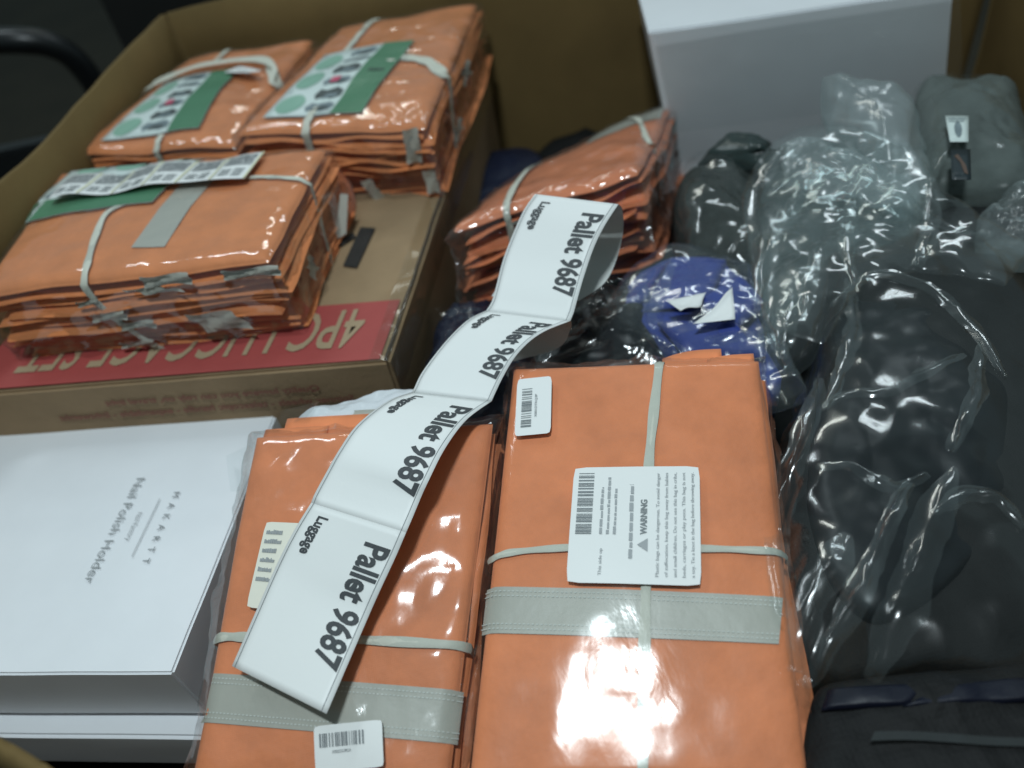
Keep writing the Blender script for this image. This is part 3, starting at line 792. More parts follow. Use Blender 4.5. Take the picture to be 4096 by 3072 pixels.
# a limp corner of vest behind its right end
lc = mound("loose_vest_corner", [(-0.2433,1.2651,0.1000),(-0.2075,1.2831,0.1000),(-0.1866,1.1838,0.1000),(-0.1898,1.1108,0.1000),(-0.2143,1.0656,0.1000),(-0.2312,1.1424,0.1000)], 0.03, 8, ORANGE_D, a, amp=0.012, freq=30, folds=0.006, fold_freq=18, skirt=0.05, rings=16, seg=50)
patch("loose_tape_end", plane_map((-0.2155,1.0425,0.0900), (-0.1940,1.0377,0.1000), (-0.1796,1.0787,0.1400), (-0.1917,1.0867,0.1400)), SILVER, a, 6, 8)

# back left
b = root("vest_bundle", (-0.43, 1.42, 0.08), "orange vest bundle at the back left with a broad white ribbon round it", "vest bundle", GROUP)
bB = Bundle([(-0.6390,1.3238,0.1900),(-0.3513,1.2305,0.1900),(-0.2448,1.6380,0.1900),(-0.4962,1.6718,0.1900)], 0.105, 0.012, 6, 0.9, 0.006)
bB.layers(14, ORANGE_B, b, 0.0045, fan=(0.005, 0.006), wave=0.0022)
def clothing_card(bu, c4, parent, text=True, mirror=False):
    cm = bu.map(c4)
    cd = patch("printed_card", cm, CARD, parent, 10, 10, 0.0055, 0.0006)
    Print2D().rect(0.68, 0, 1, 1, 3, 10).build("green_stripe", cm, GREEN, cd, 0.0063)
    for y in (0.16, 0.49, 0.80): Print2D().ellipse(0.18, y, 0.135, 0.125).build("green_spot", cm, PALEGREEN, cd, 0.0063)
    rows = ((0.05, 0.17), (0.21, 0.33), (0.37, 0.47), (0.53, 0.66), (0.72, 0.80), (0.84, 0.96))
    for k, (y0, y1) in enumerate(rows):
        ym = (y0 + y1) / 2
        Print2D().poly([(0.36, ym), (0.40, y1), (0.47, y1 - 0.02), (0.58, y1), (0.655, ym + 0.02), (0.65, y0 + 0.02), (0.56, y0), (0.45, y0 + 0.03), (0.40, y0)]).build("clothing_picture", cm, DARKPRINT if k in (1, 3) else SLATE, cd, 0.0063)
        Print2D().poly([(0.44, y0 + 0.01), (0.60, y0 + 0.015), (0.62, ym - 0.01), (0.50, ym)]).build("picture_shade", cm, SLATE if k in (1, 3) else DARKPRINT, cd, 0.0068)
    Print2D().rect(0.44, 0.395, 0.535, 0.475, 1, 1).build("pink_picture", cm, PINK, cd, 0.0072)
    if text: Print2D().text("FUAN", 0.78, 0.50, 0.15, 0.05, 0.02).build("stripe_lettering", cm, DARKPRINT, cd, 0.0072)
    return cd
clothing_card(bB, [(0.1493,0.0597),(0.7578,0.0839),(0.6624,0.6458),(0.1333,0.6292)], b, False)
bB.ribbon([(-0.10, (0.0258,0.6247)[1] - 0.03)] + [(0.0635,0.6639),(0.2692,0.7156),(0.4689,0.7309),(0.6834,0.7218),(0.8648,0.6747)] + [(0.99, (1.0663,0.5230)[1]), (1.10, (1.0663,0.5230)[1] - 0.05)], 0.018, RIBBON, b, 0.004, lift=0.008)
bB.ribbon([(-0.10, (0.0510,0.5940)[1] - 0.02)] + [(0.1132,0.6025),(0.3635,0.6348),(0.5920,0.6498),(0.8080,0.6272),(0.9673,0.5779)] + [(0.99, (1.0859,0.4835)[1]), (1.10, (1.0859,0.4835)[1] - 0.05)], 0.011, RIBBON, b, 0.006, lift=0.013)
lm = bB.map([(0.6016,0.5938),(0.8432,0.4934),(0.9357,0.5048),(0.6820,0.6469)])
lab = rounded_patch("white_tag", lambda x, y, off=0.0: lm(x, y, off + 0.012 * x), PAPER, b, 0.06, 0.03, 0.004, 0.009)
Print2D().text("VEST XL", 0.3, 0.35, 0.45, 0.25).build("tag_print", lambda x, y, off=0.0: lm(x, y, off + 0.012 * x), INKPALE, lab, 0.0098)
bB.ribbon([(0.54, 0.06), (0.54, 0.0), (0.545, -0.06), (0.55, -0.16)], 0.010, RIBBON, b, 0.006)
bB.ribbon([(0.3749,0.8147),(0.3583,0.9679)] + [(0.42, 1.04)], 0.010, RIBBON, b, 0.004)
for side, pos, dep, w, h, sk in (('right', 0.42, 0.03, 0.06, 0.03, 0.0), ('right', 0.2, 0.06, 0.05, 0.02, 0.01), ('near', 0.8, 0.05, 0.05, 0.015, 0)):
    bB.tab(side, pos, dep, w, h, SILVER, b, skew=sk, out=0.009)
bB.wrap(WRAP, b, 0.9, 0.002, 0.008)

# back centre
c = root("vest_bundle", (-0.1, 1.4, 0.08), "orange vest bundle at the back on the right end of the luggage carton", "vest bundle", GROUP)
bC = Bundle([(-0.3441,1.2479,0.2000),(-0.0480,1.1275,0.2000),(0.0848,1.6121,0.2000),(-0.1831,1.6343,0.2000)], 0.115, 0.010, 5, 0.9, 0.005)
bC.layers(16, ORANGE_B, c, 0.006, fan=(0.007, 0.008), wave=0.0035)
clothing_card(bC, [(0.1126,0.0636),(0.6570,0.0709),(0.7274,0.6162),(0.1470,0.6046)], c)
bC.ribbon([(0.40, 1.05)] + [(0.2821,0.9623),(0.2796,0.8098),(0.2810,0.6655),(0.2906,0.5149)], 0.012, RIBBON, c, 0.004)
bC.ribbon([(0.6337,0.4383),(0.6917,0.4733),(0.7925,0.4614),(0.8885,0.4277)] + [(0.985, (1.0176,0.3475)[1]), (1.05, (1.0176,0.3475)[1] - 0.02), (1.2, (1.0176,0.3475)[1] - 0.07), (1.35, (1.0176,0.3475)[1] - 0.10)], 0.022, RIBBON, c, 0.005)
bC.ribbon([(0.3871,0.1275),(0.3747,0.0859)] + [((0.3851,0.0505)[0], 0.0), ((0.3851,0.0505)[0], -0.05), ((0.3851,0.0505)[0] + 0.01, -0.11)], 0.013, RIBBON, c, 0.006)
for side, pos, dep, w, h, sk in (('near', 0.93, 0.002, 0.024, 0.055, -0.006), ('near', 0.66, 0.085, 0.02, 0.045, 0.015), ('near', 0.98, 0.07, 0.02, 0.04, 0.0), ('right', 0.55, 0.03, 0.06, 0.025, 0.0), ('right', 0.30, 0.075, 0.05, 0.02, 0.0)):
    bC.tab(side, pos, dep, w, h, SILVER, c, skew=sk, out=0.010)
bC.wrap(WRAP_SIDE, c, 0.92, 0.0018, 0.010)

# middle, tilted beside the carton
d = root("vest_bundle", (0.18, 1.12, -0.06), "tilted orange vest bundle in the middle behind the curled top of the label strip", "vest bundle", GROUP)
bD = Bundle([(-0.0355,0.9591,0.1200),(0.2286,0.9644,0.1450),(0.3998,1.3683,0.0400),(0.0484,1.1892,0.0350)], 0.15, 0.016, 11, 0.75, 0.006)
bD.layers(16, ORANGE_D, d, 0.007, fan=(0.010, 0.010), wave=0.0045)
bD.ribbon([(0.4806,1.3264),(0.6534,1.0865),(0.8462,0.7289)] + [(0.985, (1.0342,0.3414)[1]), (1.10, (1.0342,0.3414)[1] - 0.03), (1.30, (1.0342,0.3414)[1] - 0.06)], 0.009, RIBBON, d, 0.004)
bD.ribbon([(0.22, 1.02)] + [(0.2374,1.0286),(0.2501,0.6671)] + [(0.30, -0.02), (0.30, -0.16), (0.31, -0.3)], 0.011, RIBBON, d, 0.005)
bD.band([(0.5518,0.6939),(0.9832,0.6681),(0.9781,0.9451),(0.5428,1.0999)], SILVER, d, stitch=False)
lm = bD.map([(0.1437,1.0019),(0.5154,1.1307),(0.4373,1.4344),(0.1274,1.2756)])
lab = patch("printed_card", lm, CARD, d, 8, 6, 0.004, 0.0006)
Print2D().lines(0.05, 0.2, 0.9, 0.8, 3, 8, 0.5).build("card_print", lm, SLATE, lab, 0.0049)
for side, pos, dep, w, h, sk in (('right', 0.80, 0.02, 0.07, 0.02, 0.0), ('right', 0.62, 0.06, 0.05, 0.03, 0.0), ('right', 0.85, 0.08, 0.04, 0.03, 0), ('near', 0.5, 0.01, 0.09, 0.012, 0.02)):
    bD.tab(side, pos, dep, w, h, SILVER, d, skew=sk, out=0.012)
bD.wrap(WRAP_SIDE, d, 0.95, 0.003, 0.016)

# ------------------------------------------------------------------ strip of pallet labels
ls = root("label_strip", (-0.05, 0.55, 0.06), "long curled white strip of four pallet labels lying across the bundles", "label strip")
LE = [(0.0744,0.8380,0.2150),(0.0582,0.8268,0.2050),(0.0407,0.8083,0.1900),(0.0205,0.7808,0.1720),(0.0049,0.7453,0.1600),(-0.0033,0.7293,0.1530),(-0.0116,0.7192,0.1500),(-0.0329,0.7074,0.1520),(-0.0548,0.6885,0.1500),(-0.0753,0.6687,0.1450),(-0.0943,0.6491,0.1380),(-0.1042,0.6352,0.1320),(-0.1074,0.6316,0.1300),(-0.1322,0.6171,0.1380),(-0.1641,0.5871,0.1420),(-0.1847,0.5594,0.1380),(-0.1991,0.5416,0.1300),(-0.2128,0.5242,0.1220),(-0.2168,0.5151,0.1200),(-0.2369,0.4933,0.1090),(-0.2562,0.4687,0.0960),(-0.2760,0.4339,0.0840),(-0.3008,0.3869,0.0700)]
RE = [(0.1615,0.7775,0.2150),(0.1421,0.7599,0.2050),(0.1245,0.7442,0.1900),(0.1058,0.7194,0.1720),(0.0905,0.6922,0.1600),(0.0839,0.6813,0.1530),(0.0770,0.6698,0.1500),(0.0480,0.6598,0.1520),(0.0270,0.6491,0.1500),(0.0082,0.6345,0.1450),(-0.0074,0.6171,0.1380),(-0.0190,0.6015,0.1320),(-0.0244,0.5924,0.1300),(-0.0528,0.5648,0.1380),(-0.0770,0.5282,0.1420),(-0.0967,0.4947,0.1380),(-0.1053,0.4864,0.1300),(-0.1175,0.4680,0.1220),(-0.1244,0.4551,0.1200),(-0.1379,0.4381,0.1090),(-0.1575,0.4129,0.0960),(-0.1744,0.3903,0.0840),(-0.2115,0.3235,0.0700)]
SEC = ((0, 6), (6, 12), (12, 18), (18, 22))
def arclen(pts, n):
    pts = catmull(pts, 80); acc = [0.0]
    for p, q in zip(pts, pts[1:]): acc.append(acc[-1] + (q - p).length)
    res = []
    for i in range(n):
        t = acc[-1] * i / (n - 1); k = 0
        while k < len(acc) - 2 and acc[k + 1] < t: k += 1
        f_ = (t - acc[k]) / max(1e-9, acc[k + 1] - acc[k]); res.append(pts[k].lerp(pts[k + 1], f_))
    return res
for k, (i0, i1) in enumerate(SEC):
    le, re_ = arclen(LE[i0:i1 + 1], 25), arclen(RE[i0:i1 + 1], 25)
    def lab_fn(x, y, off=0.0, le=le, re_=re_):
        # x runs down the strip, y from its left edge to its right edge
        u_ = x * 24; j = min(int(u_), 23); t = u_ - j
        l = le[j].lerp(le[j + 1], t); r = re_[j].lerp(re_[j + 1], t)
        n = (r - l).cross(le[j] - le[j + 1]).normalized()
        if n.z < 0: n = -n
        return l.lerp(r, y) + n * off
    pl = patch("pallet_label", lab_fn, PAPER, ls, 24, 10, 0.0, 0.0004)
    Print2D().text("Pallet 9687", 0.115, 0.695, 0.69, 0.245, 0.03).build("pallet_number", lab_fn, INK, pl, 0.0007)
    Print2D().text("Luggage", 0.06, 0.15, 0.235, 0.105, 0.03).build("contents_word", lab_fn, INK, pl, 0.0007)
    for y_ in (0.030, 0.950): Print2D().rect(0.0, y_, 1, y_ + 0.005, 24, 1).build("border_line", lab_fn, INKGREY, pl, 0.0007)
def sheet(name, left, rgt, m, parent, n=24):
    le, re_ = catmull(left, n), catmull(rgt, n)
    vs = [l.lerp(r, i / 8) for l, r in zip(le, re_) for i in range(9)]
    return link(name, vs, grid_faces(9, n), m, parent)
sheet("curled_back", [(0.0746,0.8398,0.2140),(0.0767,0.8570,0.2000),(0.0728,0.8907,0.1650),(0.0526,0.8674,0.1350),(0.0270,0.8273,0.1250),(-0.0021,0.7844,0.1200)], [(0.1619,0.7791,0.2140),(0.1677,0.7860,0.2000),(0.1687,0.7959,0.1650),(0.1562,0.7849,0.1350),(0.1332,0.7561,0.1250),(0.0980,0.7394,0.1200)], PAPER_BACK, ls)
sheet("curled_back", [(-0.0111,0.7198,0.1460),(-0.0250,0.7372,0.1250),(-0.0536,0.7467,0.0900),(-0.0739,0.7239,0.0850)], [(0.0783,0.6723,0.1470),(0.0775,0.6849,0.1250),(0.0605,0.6868,0.1000),(0.0076,0.6863,0.0950)], PAPER_BACK, ls)

# ------------------------------------------------------------------ bags and garments on the right
def sub(o, label=None):
    if label: o["label"] = label
    return o

from mathutils.bvhtree import BVHTree
def pleats(bag, parent, runs, m, seed=1):
    """long creases standing up from a film bag: thin ridged strips that follow its surface"""
    me = bag.data
    tree = BVHTree.FromPolygons([v.co.copy() for v in me.vertices], [tuple(p.vertices) for p in me.polygons])
    rnd = random.Random(seed)
    for pts, width, height in runs:
        c = catmull(pts, 46); n = len(c); res = []
        for i, p in enumerate(c):
            hit = tree.ray_cast(Vector((p.x, p.y, 1.0)), Vector((0, 0, -1)))[0]
            z = hit.z if hit else p.z
            res.append(Vector((p.x, p.y, z)))
        for _ in range(3):
            res = [res[max(i - 1, 0)] * 0.25 + res[i] * 0.5 + res[min(i + 1, n - 1)] * 0.25 for i in range(n)]
        ph = rnd.uniform(0, 6); vs = []
        for i, p in enumerate(res):
            d = (res[min(i + 1, n - 1)] - res[max(i - 1, 0)]).normalized(); w = Vector((-d.y, d.x, 0)).normalized()
            e = math.sin(math.pi * (i + 0.3) / n) ** 0.6
            ww = width * (0.08 + 0.92 * e) * (1 + 0.12 * math.sin(i * 0.3 + ph)); hh = height * 0.7 * e * (1 + 0.2 * math.sin(i * 0.5 + ph * 2))
            for k, (a_, b_) in enumerate(((-0.5, 0.0012), (-0.22, 0.35), (0.04, 1.0), (0.18, 0.30), (0.5, 0.0012))):
                vs.append(p + w * (ww * a_ + 0.004 * fbm(p * 40 + Vector((k * 3, ph, 0)), 2)) + Vector((0, 0, 0.002 + hh * b_)))
        link("film_crease", vs, grid_faces(5, n), m, parent)

# dark navy bag between luggage carton and strip
g = root("navy_bag", (-0.03, 0.75, -0.05), "dark navy bagged garment between the luggage carton and the label strip", "bagged garment")
mound("garment", [(-0.1252,0.7270,0.0000),(-0.1018,0.8496,0.0000),(-0.0771,0.9101,0.0000),(-0.0206,0.9241,0.0000),(0.0281,0.8796,0.0000),(0.0300,0.7683,0.0000),(-0.0386,0.6686,0.0000),(-0.0947,0.6930,0.0000)], 0.035, 21, NAVY, g, amp=0.012, freq=18, folds=0.006)
mound("clear_bag", [(-0.1378,0.7190,0.0120),(-0.1096,0.8382,0.0120),(-0.0980,0.9163,0.0120),(-0.0805,0.9214,0.0120),(-0.0124,0.9168,0.0120),(0.0418,0.8703,0.0120),(0.0411,0.7514,0.0120),(-0.0289,0.6392,0.0120),(-0.0999,0.6673,0.0120)], 0.038, 22, BAG_THIN, g, amp=0.0066, freq=14, crease=0.010, skirt=0.03)

g = root("small_black_bag", (0.2, 0.75, -0.05), "small black bagged garment right of the label strip, under the bundle corner", "bagged garment")
mound("garment", [(0.0292,0.7463,0.0200),(0.0825,0.8355,0.0200),(0.1232,0.8750,0.0200),(0.1745,0.8678,0.0200),(0.2141,0.8214,0.0200),(0.2101,0.7431,0.0200),(0.1794,0.6986,0.0200),(0.0974,0.6984,0.0200)], 0.03, 23, BLACKSHEEN, g, amp=0.008, freq=9, folds=0.005)
mound("clear_bag", [(0.0231,0.7372,0.0300),(0.0832,0.8329,0.0300),(0.1253,0.8806,0.0300),(0.1856,0.8836,0.0300),(0.2251,0.8147,0.0300),(0.2179,0.7286,0.0300),(0.1798,0.6788,0.0300),(0.0942,0.6803,0.0300)], 0.035, 24, BAG_THIN, g, amp=0.0077, freq=15, crease=0.012, skirt=0.04)

g = root("far_navy_bag", (0.25, 1.4, -0.1), "navy bagged garment in the shadow behind the tilted bundle", "bagged garment")
mound("garment", [(-0.0096,1.3469,-0.0600),(0.0239,1.4850,-0.0600),(0.0759,1.5134,-0.0600),(0.1378,1.4744,-0.0600),(0.1482,1.3709,-0.0600),(0.0838,1.3077,-0.0600)], 0.02, 25, NAVY, g, amp=0.006, freq=8, folds=0.004)

def fold_panel(name, pts, m, parent, sag=0.006, thick=0.004, seed=1, n=14, rip=0.003):
    """a flat fold of cloth or plastic: four corners, a soft swell, rolled edges"""
    fn0 = plane_map(*pts)
    def fn(x, y, off=0.0):
        p = fn0(x, y, 0); e = min(x, 1 - x, y, 1 - y)
        return p + Vector((0, 0, sag * (16 * x * (1 - x) * y * (1 - y)) ** 0.5 - 0.004 * (1 - min(e / 0.08, 1)) ** 2 + off + rip * fbm(p * 30 + Vector((seed, seed * 2, 0)), 3)))
    return patch(name, fn, m, parent, n, n, 0.0, thick)

# blue garment with torn white labels
g = root("blue_garment_bag", (0.28, 0.85, -0.04), "royal blue garment in a clear bag with two torn white labels", "bagged garment")
gb = mound("garment", [(0.1606,0.8188,0.0440),(0.2051,0.8678,0.0440),(0.2548,0.8930,0.0440),(0.3013,0.8836,0.0440),(0.3284,0.8223,0.0440),(0.3357,0.7671,0.0440),(0.3088,0.6818,0.0440),(0.3054,0.6238,0.0440),(0.2840,0.6106,0.0440),(0.2559,0.6687,0.0440),(0.2071,0.6931,0.0440),(0.1818,0.7470,0.0440)], 0.004, 27, BLUE, g, amp=0.008, freq=6, folds=0.004, fold_freq=3, crease=0.006, flat=5, rings=44, seg=160, sharp=True)
jb = mound("clear_bag", [(0.1332,0.7893,0.0620),(0.1935,0.8572,0.0620),(0.2473,0.8885,0.0620),(0.3010,0.8737,0.0620),(0.3337,0.8052,0.0620),(0.3394,0.7415,0.0620),(0.3174,0.6574,0.0620),(0.3112,0.5718,0.0620),(0.2763,0.5677,0.0620),(0.2450,0.6392,0.0620),(0.1878,0.6658,0.0620),(0.1677,0.7250,0.0620)], 0.014, 28, BAG, g, sharp=True, amp=0.006, freq=8, crease=0.012, skirt=0.03, flat=4, rings=50, seg=170)
pleats(jb, g, (
    ([(0.1775,0.7268,0.0800),(0.2054,0.7848,0.0800),(0.2385,0.8360,0.0800)], 0.030, 0.008),
    ([(0.1752,0.7184,0.0800),(0.1939,0.6854,0.0800),(0.2117,0.6541,0.0800)], 0.022, 0.008),
    ([(0.2302,0.6776,0.0800),(0.2724,0.6722,0.0800),(0.3037,0.6405,0.0800)], 0.020, 0.008),
    ([(0.2606,0.5833,0.0800),(0.2885,0.6290,0.0800),(0.3159,0.7067,0.0800)], 0.024, 0.008)), PLEAT, 7)
for k, pts in enumerate(([(0.1814,0.7774,0.0560),(0.2575,0.7466,0.0740),(0.3233,0.8534,0.0500),(0.2490,0.8771,0.0560)], [(0.2425,0.7419,0.0800),(0.2777,0.6975,0.0660),(0.3340,0.7470,0.0520),(0.3181,0.7966,0.0660)], [(0.1922,0.7395,0.0660),(0.2092,0.6812,0.0500),(0.2961,0.6511,0.0560),(0.2770,0.6967,0.0740)], [(0.1550,0.7944,0.0500),(0.1950,0.7928,0.0620),(0.2389,0.8600,0.0600),(0.2033,0.8598,0.0500)])):
    fold_panel("cloth_fold", pts, BLUE, g, 0.006, 0.004, 3 + k)
for k, pts in enumerate(([(0.2063,0.7466,0.0860),(0.2561,0.7464,0.0860),(0.2421,0.7246,0.0860),(0.2163,0.7224,0.0860)], [(0.2222,0.6924,0.0880),(0.2595,0.7158,0.0880),(0.2882,0.7458,0.0880),(0.2700,0.6850,0.0880)])):
    fn = plane_map(*pts)
    lbp = patch("torn_label", lambda x, y, off=0.0, fn=fn: fn(x, y, off + 0.003 * math.sin(x * 5) * math.sin(y * 4)), PAPER, g, 8, 8, 0.0, 0.0004)
    Print2D().lines(0.15, 0.2, 0.85, 0.85, 4, 90 + k, 0.5, 0.3).build("label_print", lambda x, y, off=0.0, fn=fn: fn(x, y, off + 0.003 * math.sin(x * 5) * math.sin(y * 4)), INKPALE, lbp, 0.0008)

# round charcoal garment behind the blue one
g = root("charcoal_garment_bag", (0.42, 0.95, -0.05), "rounded charcoal garment in clear plastic between the tilted bundle and the big bag", "bagged garment")
mound("garment", [(0.2835,0.9781,0.0400),(0.3266,1.0730,0.0400),(0.3735,1.1144,0.0400),(0.4168,1.1078,0.0400),(0.4366,1.0404,0.0400),(0.3962,0.9075,0.0400),(0.3490,0.8096,0.0400),(0.3079,0.8356,0.0400),(0.2775,0.8810,0.0400)], 0.045, 29, CHARCOAL, g, amp=0.012, freq=12, folds=0.004)
mound("clear_bag", [(0.2738,0.9689,0.0400),(0.3208,1.0907,0.0400),(0.3751,1.1380,0.0400),(0.4313,1.1273,0.0400),(0.4540,1.0478,0.0400),(0.4049,0.9040,0.0400),(0.3564,0.7963,0.0400),(0.3029,0.8211,0.0400),(0.2668,0.8677,0.0400)], 0.055, 30, BAG_THIN, g, amp=0.0055, freq=9, crease=0.010, skirt=0.04, fold_dir=(0, 1, 0), folds=0.003)

g = root("dark_teal_pouch", (0.46, 1.1, 0.0), "dark teal crinkled plastic pouch against the foot of the tall white box", "pouch")
fold_panel("pouch_fold", [(0.3526,1.0788,0.0750),(0.4208,1.0087,0.1000),(0.4563,1.0501,0.1000),(0.4072,1.0977,0.1000)], TEAL, g, 0.012, 0.004, 5, rip=0.006)
fold_panel("pouch_fold", [(0.3702,1.0510,0.0750),(0.4203,0.9878,0.0900),(0.4667,1.0115,0.1000),(0.4197,1.0085,0.1150)], TEAL, g, 0.010, 0.004, 9, rip=0.006)

# big clear bag, upper right
g = root("large_clear_bag", (0.55, 1.0, -0.05), "large crinkled clear plastic bag over grey-green clothes at upper right", "bagged garment")
mound("garment", [(0.4220,0.9852,0.0500),(0.4801,1.0785,0.0500),(0.5715,1.1012,0.0500),(0.6450,1.0829,0.0500),(0.6554,0.9838,0.0500),(0.5881,0.8391,0.0500),(0.5062,0.8018,0.0500),(0.4354,0.7956,0.0500),(0.3545,0.7043,0.0500),(0.3189,0.7165,0.0500),(0.3472,0.8398,0.0500)], 0.03, 33, DUSK, g, amp=0.012, freq=6, folds=0.005, crease=0.01, flat=3)
gb2 = mound("clear_bag", [(0.3311,0.8160,0.0700),(0.4063,0.9836,0.0700),(0.4582,1.0641,0.0700),(0.5295,1.0953,0.0700),(0.6021,1.0770,0.0700),(0.6339,0.9834,0.0700),(0.6074,0.8709,0.0700),(0.5549,0.7740,0.0700),(0.4868,0.7573,0.0700),(0.4214,0.7306,0.0700),(0.3404,0.6237,0.0700),(0.2989,0.6130,0.0700),(0.3010,0.6882,0.0700)], 0.045, 34, BAG, g, amp=0.007, freq=7, crease=0.013, skirt=0.04, rings=56, seg=190, flat=3)
pleats(gb2, g, (
    ([(0.3915,0.9163,0.1100),(0.4476,0.9117,0.1100),(0.4937,0.8598,0.1100),(0.5292,0.7971,0.1100)], 0.022, 0.010),
    ([(0.3975,0.9403,0.1100),(0.4513,1.0011,0.1100),(0.5018,1.0075,0.1100)], 0.020, 0.010),
    ([(0.2896,0.6630,0.1000),(0.3409,0.7675,0.1000),(0.3958,0.8453,0.1000),(0.4589,0.9057,0.1000)], 0.026, 0.010),
    ([(0.3287,0.6411,0.1000),(0.3799,0.7228,0.1000),(0.4416,0.7710,0.1000),(0.4995,0.7699,0.1000)], 0.022, 0.010),
    ([(0.4107,0.7412,0.1000),(0.4651,0.7835,0.1000),(0.5283,0.7916,0.1000)], 0.016, 0.010),
    ([(0.4858,0.9705,0.1100),(0.5136,0.9296,0.1100),(0.5295,0.8696,0.1100),(0.5315,0.7735,0.1100)], 0.024, 0.012),
    ([(0.2873,0.5905,0.1000),(0.3179,0.6533,0.1000),(0.3617,0.7198,0.1000)], 0.024, 0.008)), PLEAT, 5)
mound("puffed_bag_mouth", [(0.5354,1.0743,0.1600),(0.5467,1.0637,0.1700),(0.5835,1.0266,0.1700),(0.6131,0.9960,0.1600),(0.6149,0.9482,0.1400),(0.5878,0.8699,0.1300),(0.5517,0.7933,0.1200),(0.5203,0.7949,0.1200),(0.5155,0.8446,0.1200),(0.5223,0.9133,0.1300),(0.5197,0.9951,0.1400),(0.5312,1.0464,0.1500)], 0.03, 35, BAG_MILKY, g, amp=0.0066, freq=10, crease=0.012, skirt=0.05, rag=0.01)
mound("bag_fold", [(0.4395,0.9573,0.1200),(0.4880,0.9781,0.1200),(0.5262,0.9317,0.1200),(0.5456,0.8439,0.1200),(0.5395,0.7869,0.1200),(0.4866,0.7861,0.1200),(0.4455,0.8379,0.1200),(0.4119,0.8892,0.1200)], 0.02, 36, BAG_MILKY, g, amp=0.0077, freq=15, crease=0.012, skirt=0.0, rag=0.01)

ds = mound("draped_sheet", [(0.3595,0.9141,0.0900),(0.4363,0.9994,0.1200),(0.5093,0.9748,0.1500),(0.5702,0.8908,0.1500),(0.5641,0.7868,0.1400),(0.5944,0.7420,0.1200),(0.6184,0.6865,0.1100),(0.5547,0.6312,0.1000),(0.4884,0.6873,0.1100),(0.4177,0.6758,0.1100),(0.3391,0.6048,0.1000),(0.2934,0.6571,0.0900)], 0.012, 52, BAG, g, amp=0.008, freq=7, crease=0.016, folds=0.004, fold_freq=6, fold_dir=(0.6, 0.8, 0), skirt=0.0, rings=60, seg=200, sharp=True, flat=4)
pleats(ds, g, (
    ([(0.4291,0.9359,0.1400),(0.4721,0.8893,0.1400),(0.5026,0.8253,0.1400),(0.5255,0.7579,0.1400),(0.5597,0.7016,0.1400)], 0.024, 0.010),
    ([(0.3983,0.6638,0.1300),(0.4276,0.7499,0.1300),(0.4723,0.8207,0.1300),(0.5375,0.8927,0.1300)], 0.022, 0.008),
    ([(0.4799,0.6852,0.1200),(0.5200,0.7295,0.1200),(0.5544,0.8038,0.1200)], 0.020, 0.008)), PLEAT, 11)

# grey garment with swing tag, far right
g = root("grey_garment_bag", (0.72, 0.98, -0.05), "grey-green garment in a bag with a white sticker and a dark picture tag", "bagged garment")
mound("garment", [(0.6880,1.0741,0.0900),(0.7418,1.1268,0.0900),(0.7818,1.1055,0.0900),(0.8209,1.0613,0.0900),(0.7959,0.9708,0.0900),(0.7380,0.8545,0.0900),(0.6945,0.8103,0.0900),(0.6456,0.8250,0.0900),(0.6010,0.8440,0.0900),(0.5809,0.8588,0.0900)], 0.045, 37, GREYGREEN, g, amp=0.010, freq=10, folds=0.004)
mound("clear_bag", [(0.6711,1.0593,0.1000),(0.7309,1.1243,0.1000),(0.7762,1.1000,0.1000),(0.8193,1.0517,0.1000),(0.7905,0.9512,0.1000),(0.7290,0.8264,0.1000),(0.6760,0.7765,0.1000),(0.6255,0.7953,0.1000),(0.5781,0.8176,0.1000),(0.5610,0.8368,0.1000)], 0.05, 38, BAG_THIN, g, amp=0.0044, freq=8, crease=0.006, skirt=0.04)
fn = plane_map(*[(0.6092,0.8601,0.1520),(0.6282,0.8512,0.1520),(0.6634,0.9120,0.1520),(0.6389,0.9242,0.1520)])
st_ = patch("white_sticker", fn, CARD, g, 4, 4, 0.0, 0.0005)
Print2D().ellipse(0.5, 0.45, 0.18, 0.3).lines(0.1, 0.75, 0.9, 0.95, 2, 4, 0.5).build("sticker_print", fn, SLATE, st_, 0.0007)
fn = plane_map(*[(0.5675,0.7808,0.1500),(0.5866,0.7725,0.1500),(0.6228,0.8369,0.1500),(0.6030,0.8460,0.1500)])
st_ = patch("picture_tag", fn, surface("tag_black", (0.02, 0.03, 0.035), 0.4), g, 4, 4, 0.0, 0.0005)
Print2D().poly([(0.15, 0.75), (0.35, 0.82), (0.75, 0.45), (0.85, 0.15), (0.65, 0.2), (0.45, 0.55)]).build("tag_picture", fn, surface("tag_brown", (0.10, 0.065, 0.05), 0.5), st_, 0.0007)

g = mound("dark_gap_mound", [(0.6198,0.9127,0.0400),(0.6726,0.9172,0.0400),(0.7580,0.8872,0.0400),(0.7748,0.8285,0.0400),(0.7159,0.7585,0.0400),(0.6469,0.7742,0.0400),(0.5969,0.8164,0.0400)], 0.03, 39, BLACKCLOTH, amp=0.010, freq=12, folds=0.006)  # black cloth mound put in for the shade of an open gap
tag(g, "black mound standing in for the dark gap below the grey bagged garment", "garment")
g = mound("crumpled_film", [(0.6141,0.7729,0.0700),(0.6563,0.8135,0.0700),(0.6927,0.8225,0.0700),(0.7253,0.7968,0.0700),(0.6824,0.7140,0.0700),(0.6437,0.6981,0.0700),(0.6098,0.7263,0.0700)], 0.03, 40, BAG_MILKY, amp=0.014, freq=24, crease=0.012, skirt=0.03, rag=0.008)
tag(g, "crumpled scrap of clear film at the right edge above the black bag", "plastic film")

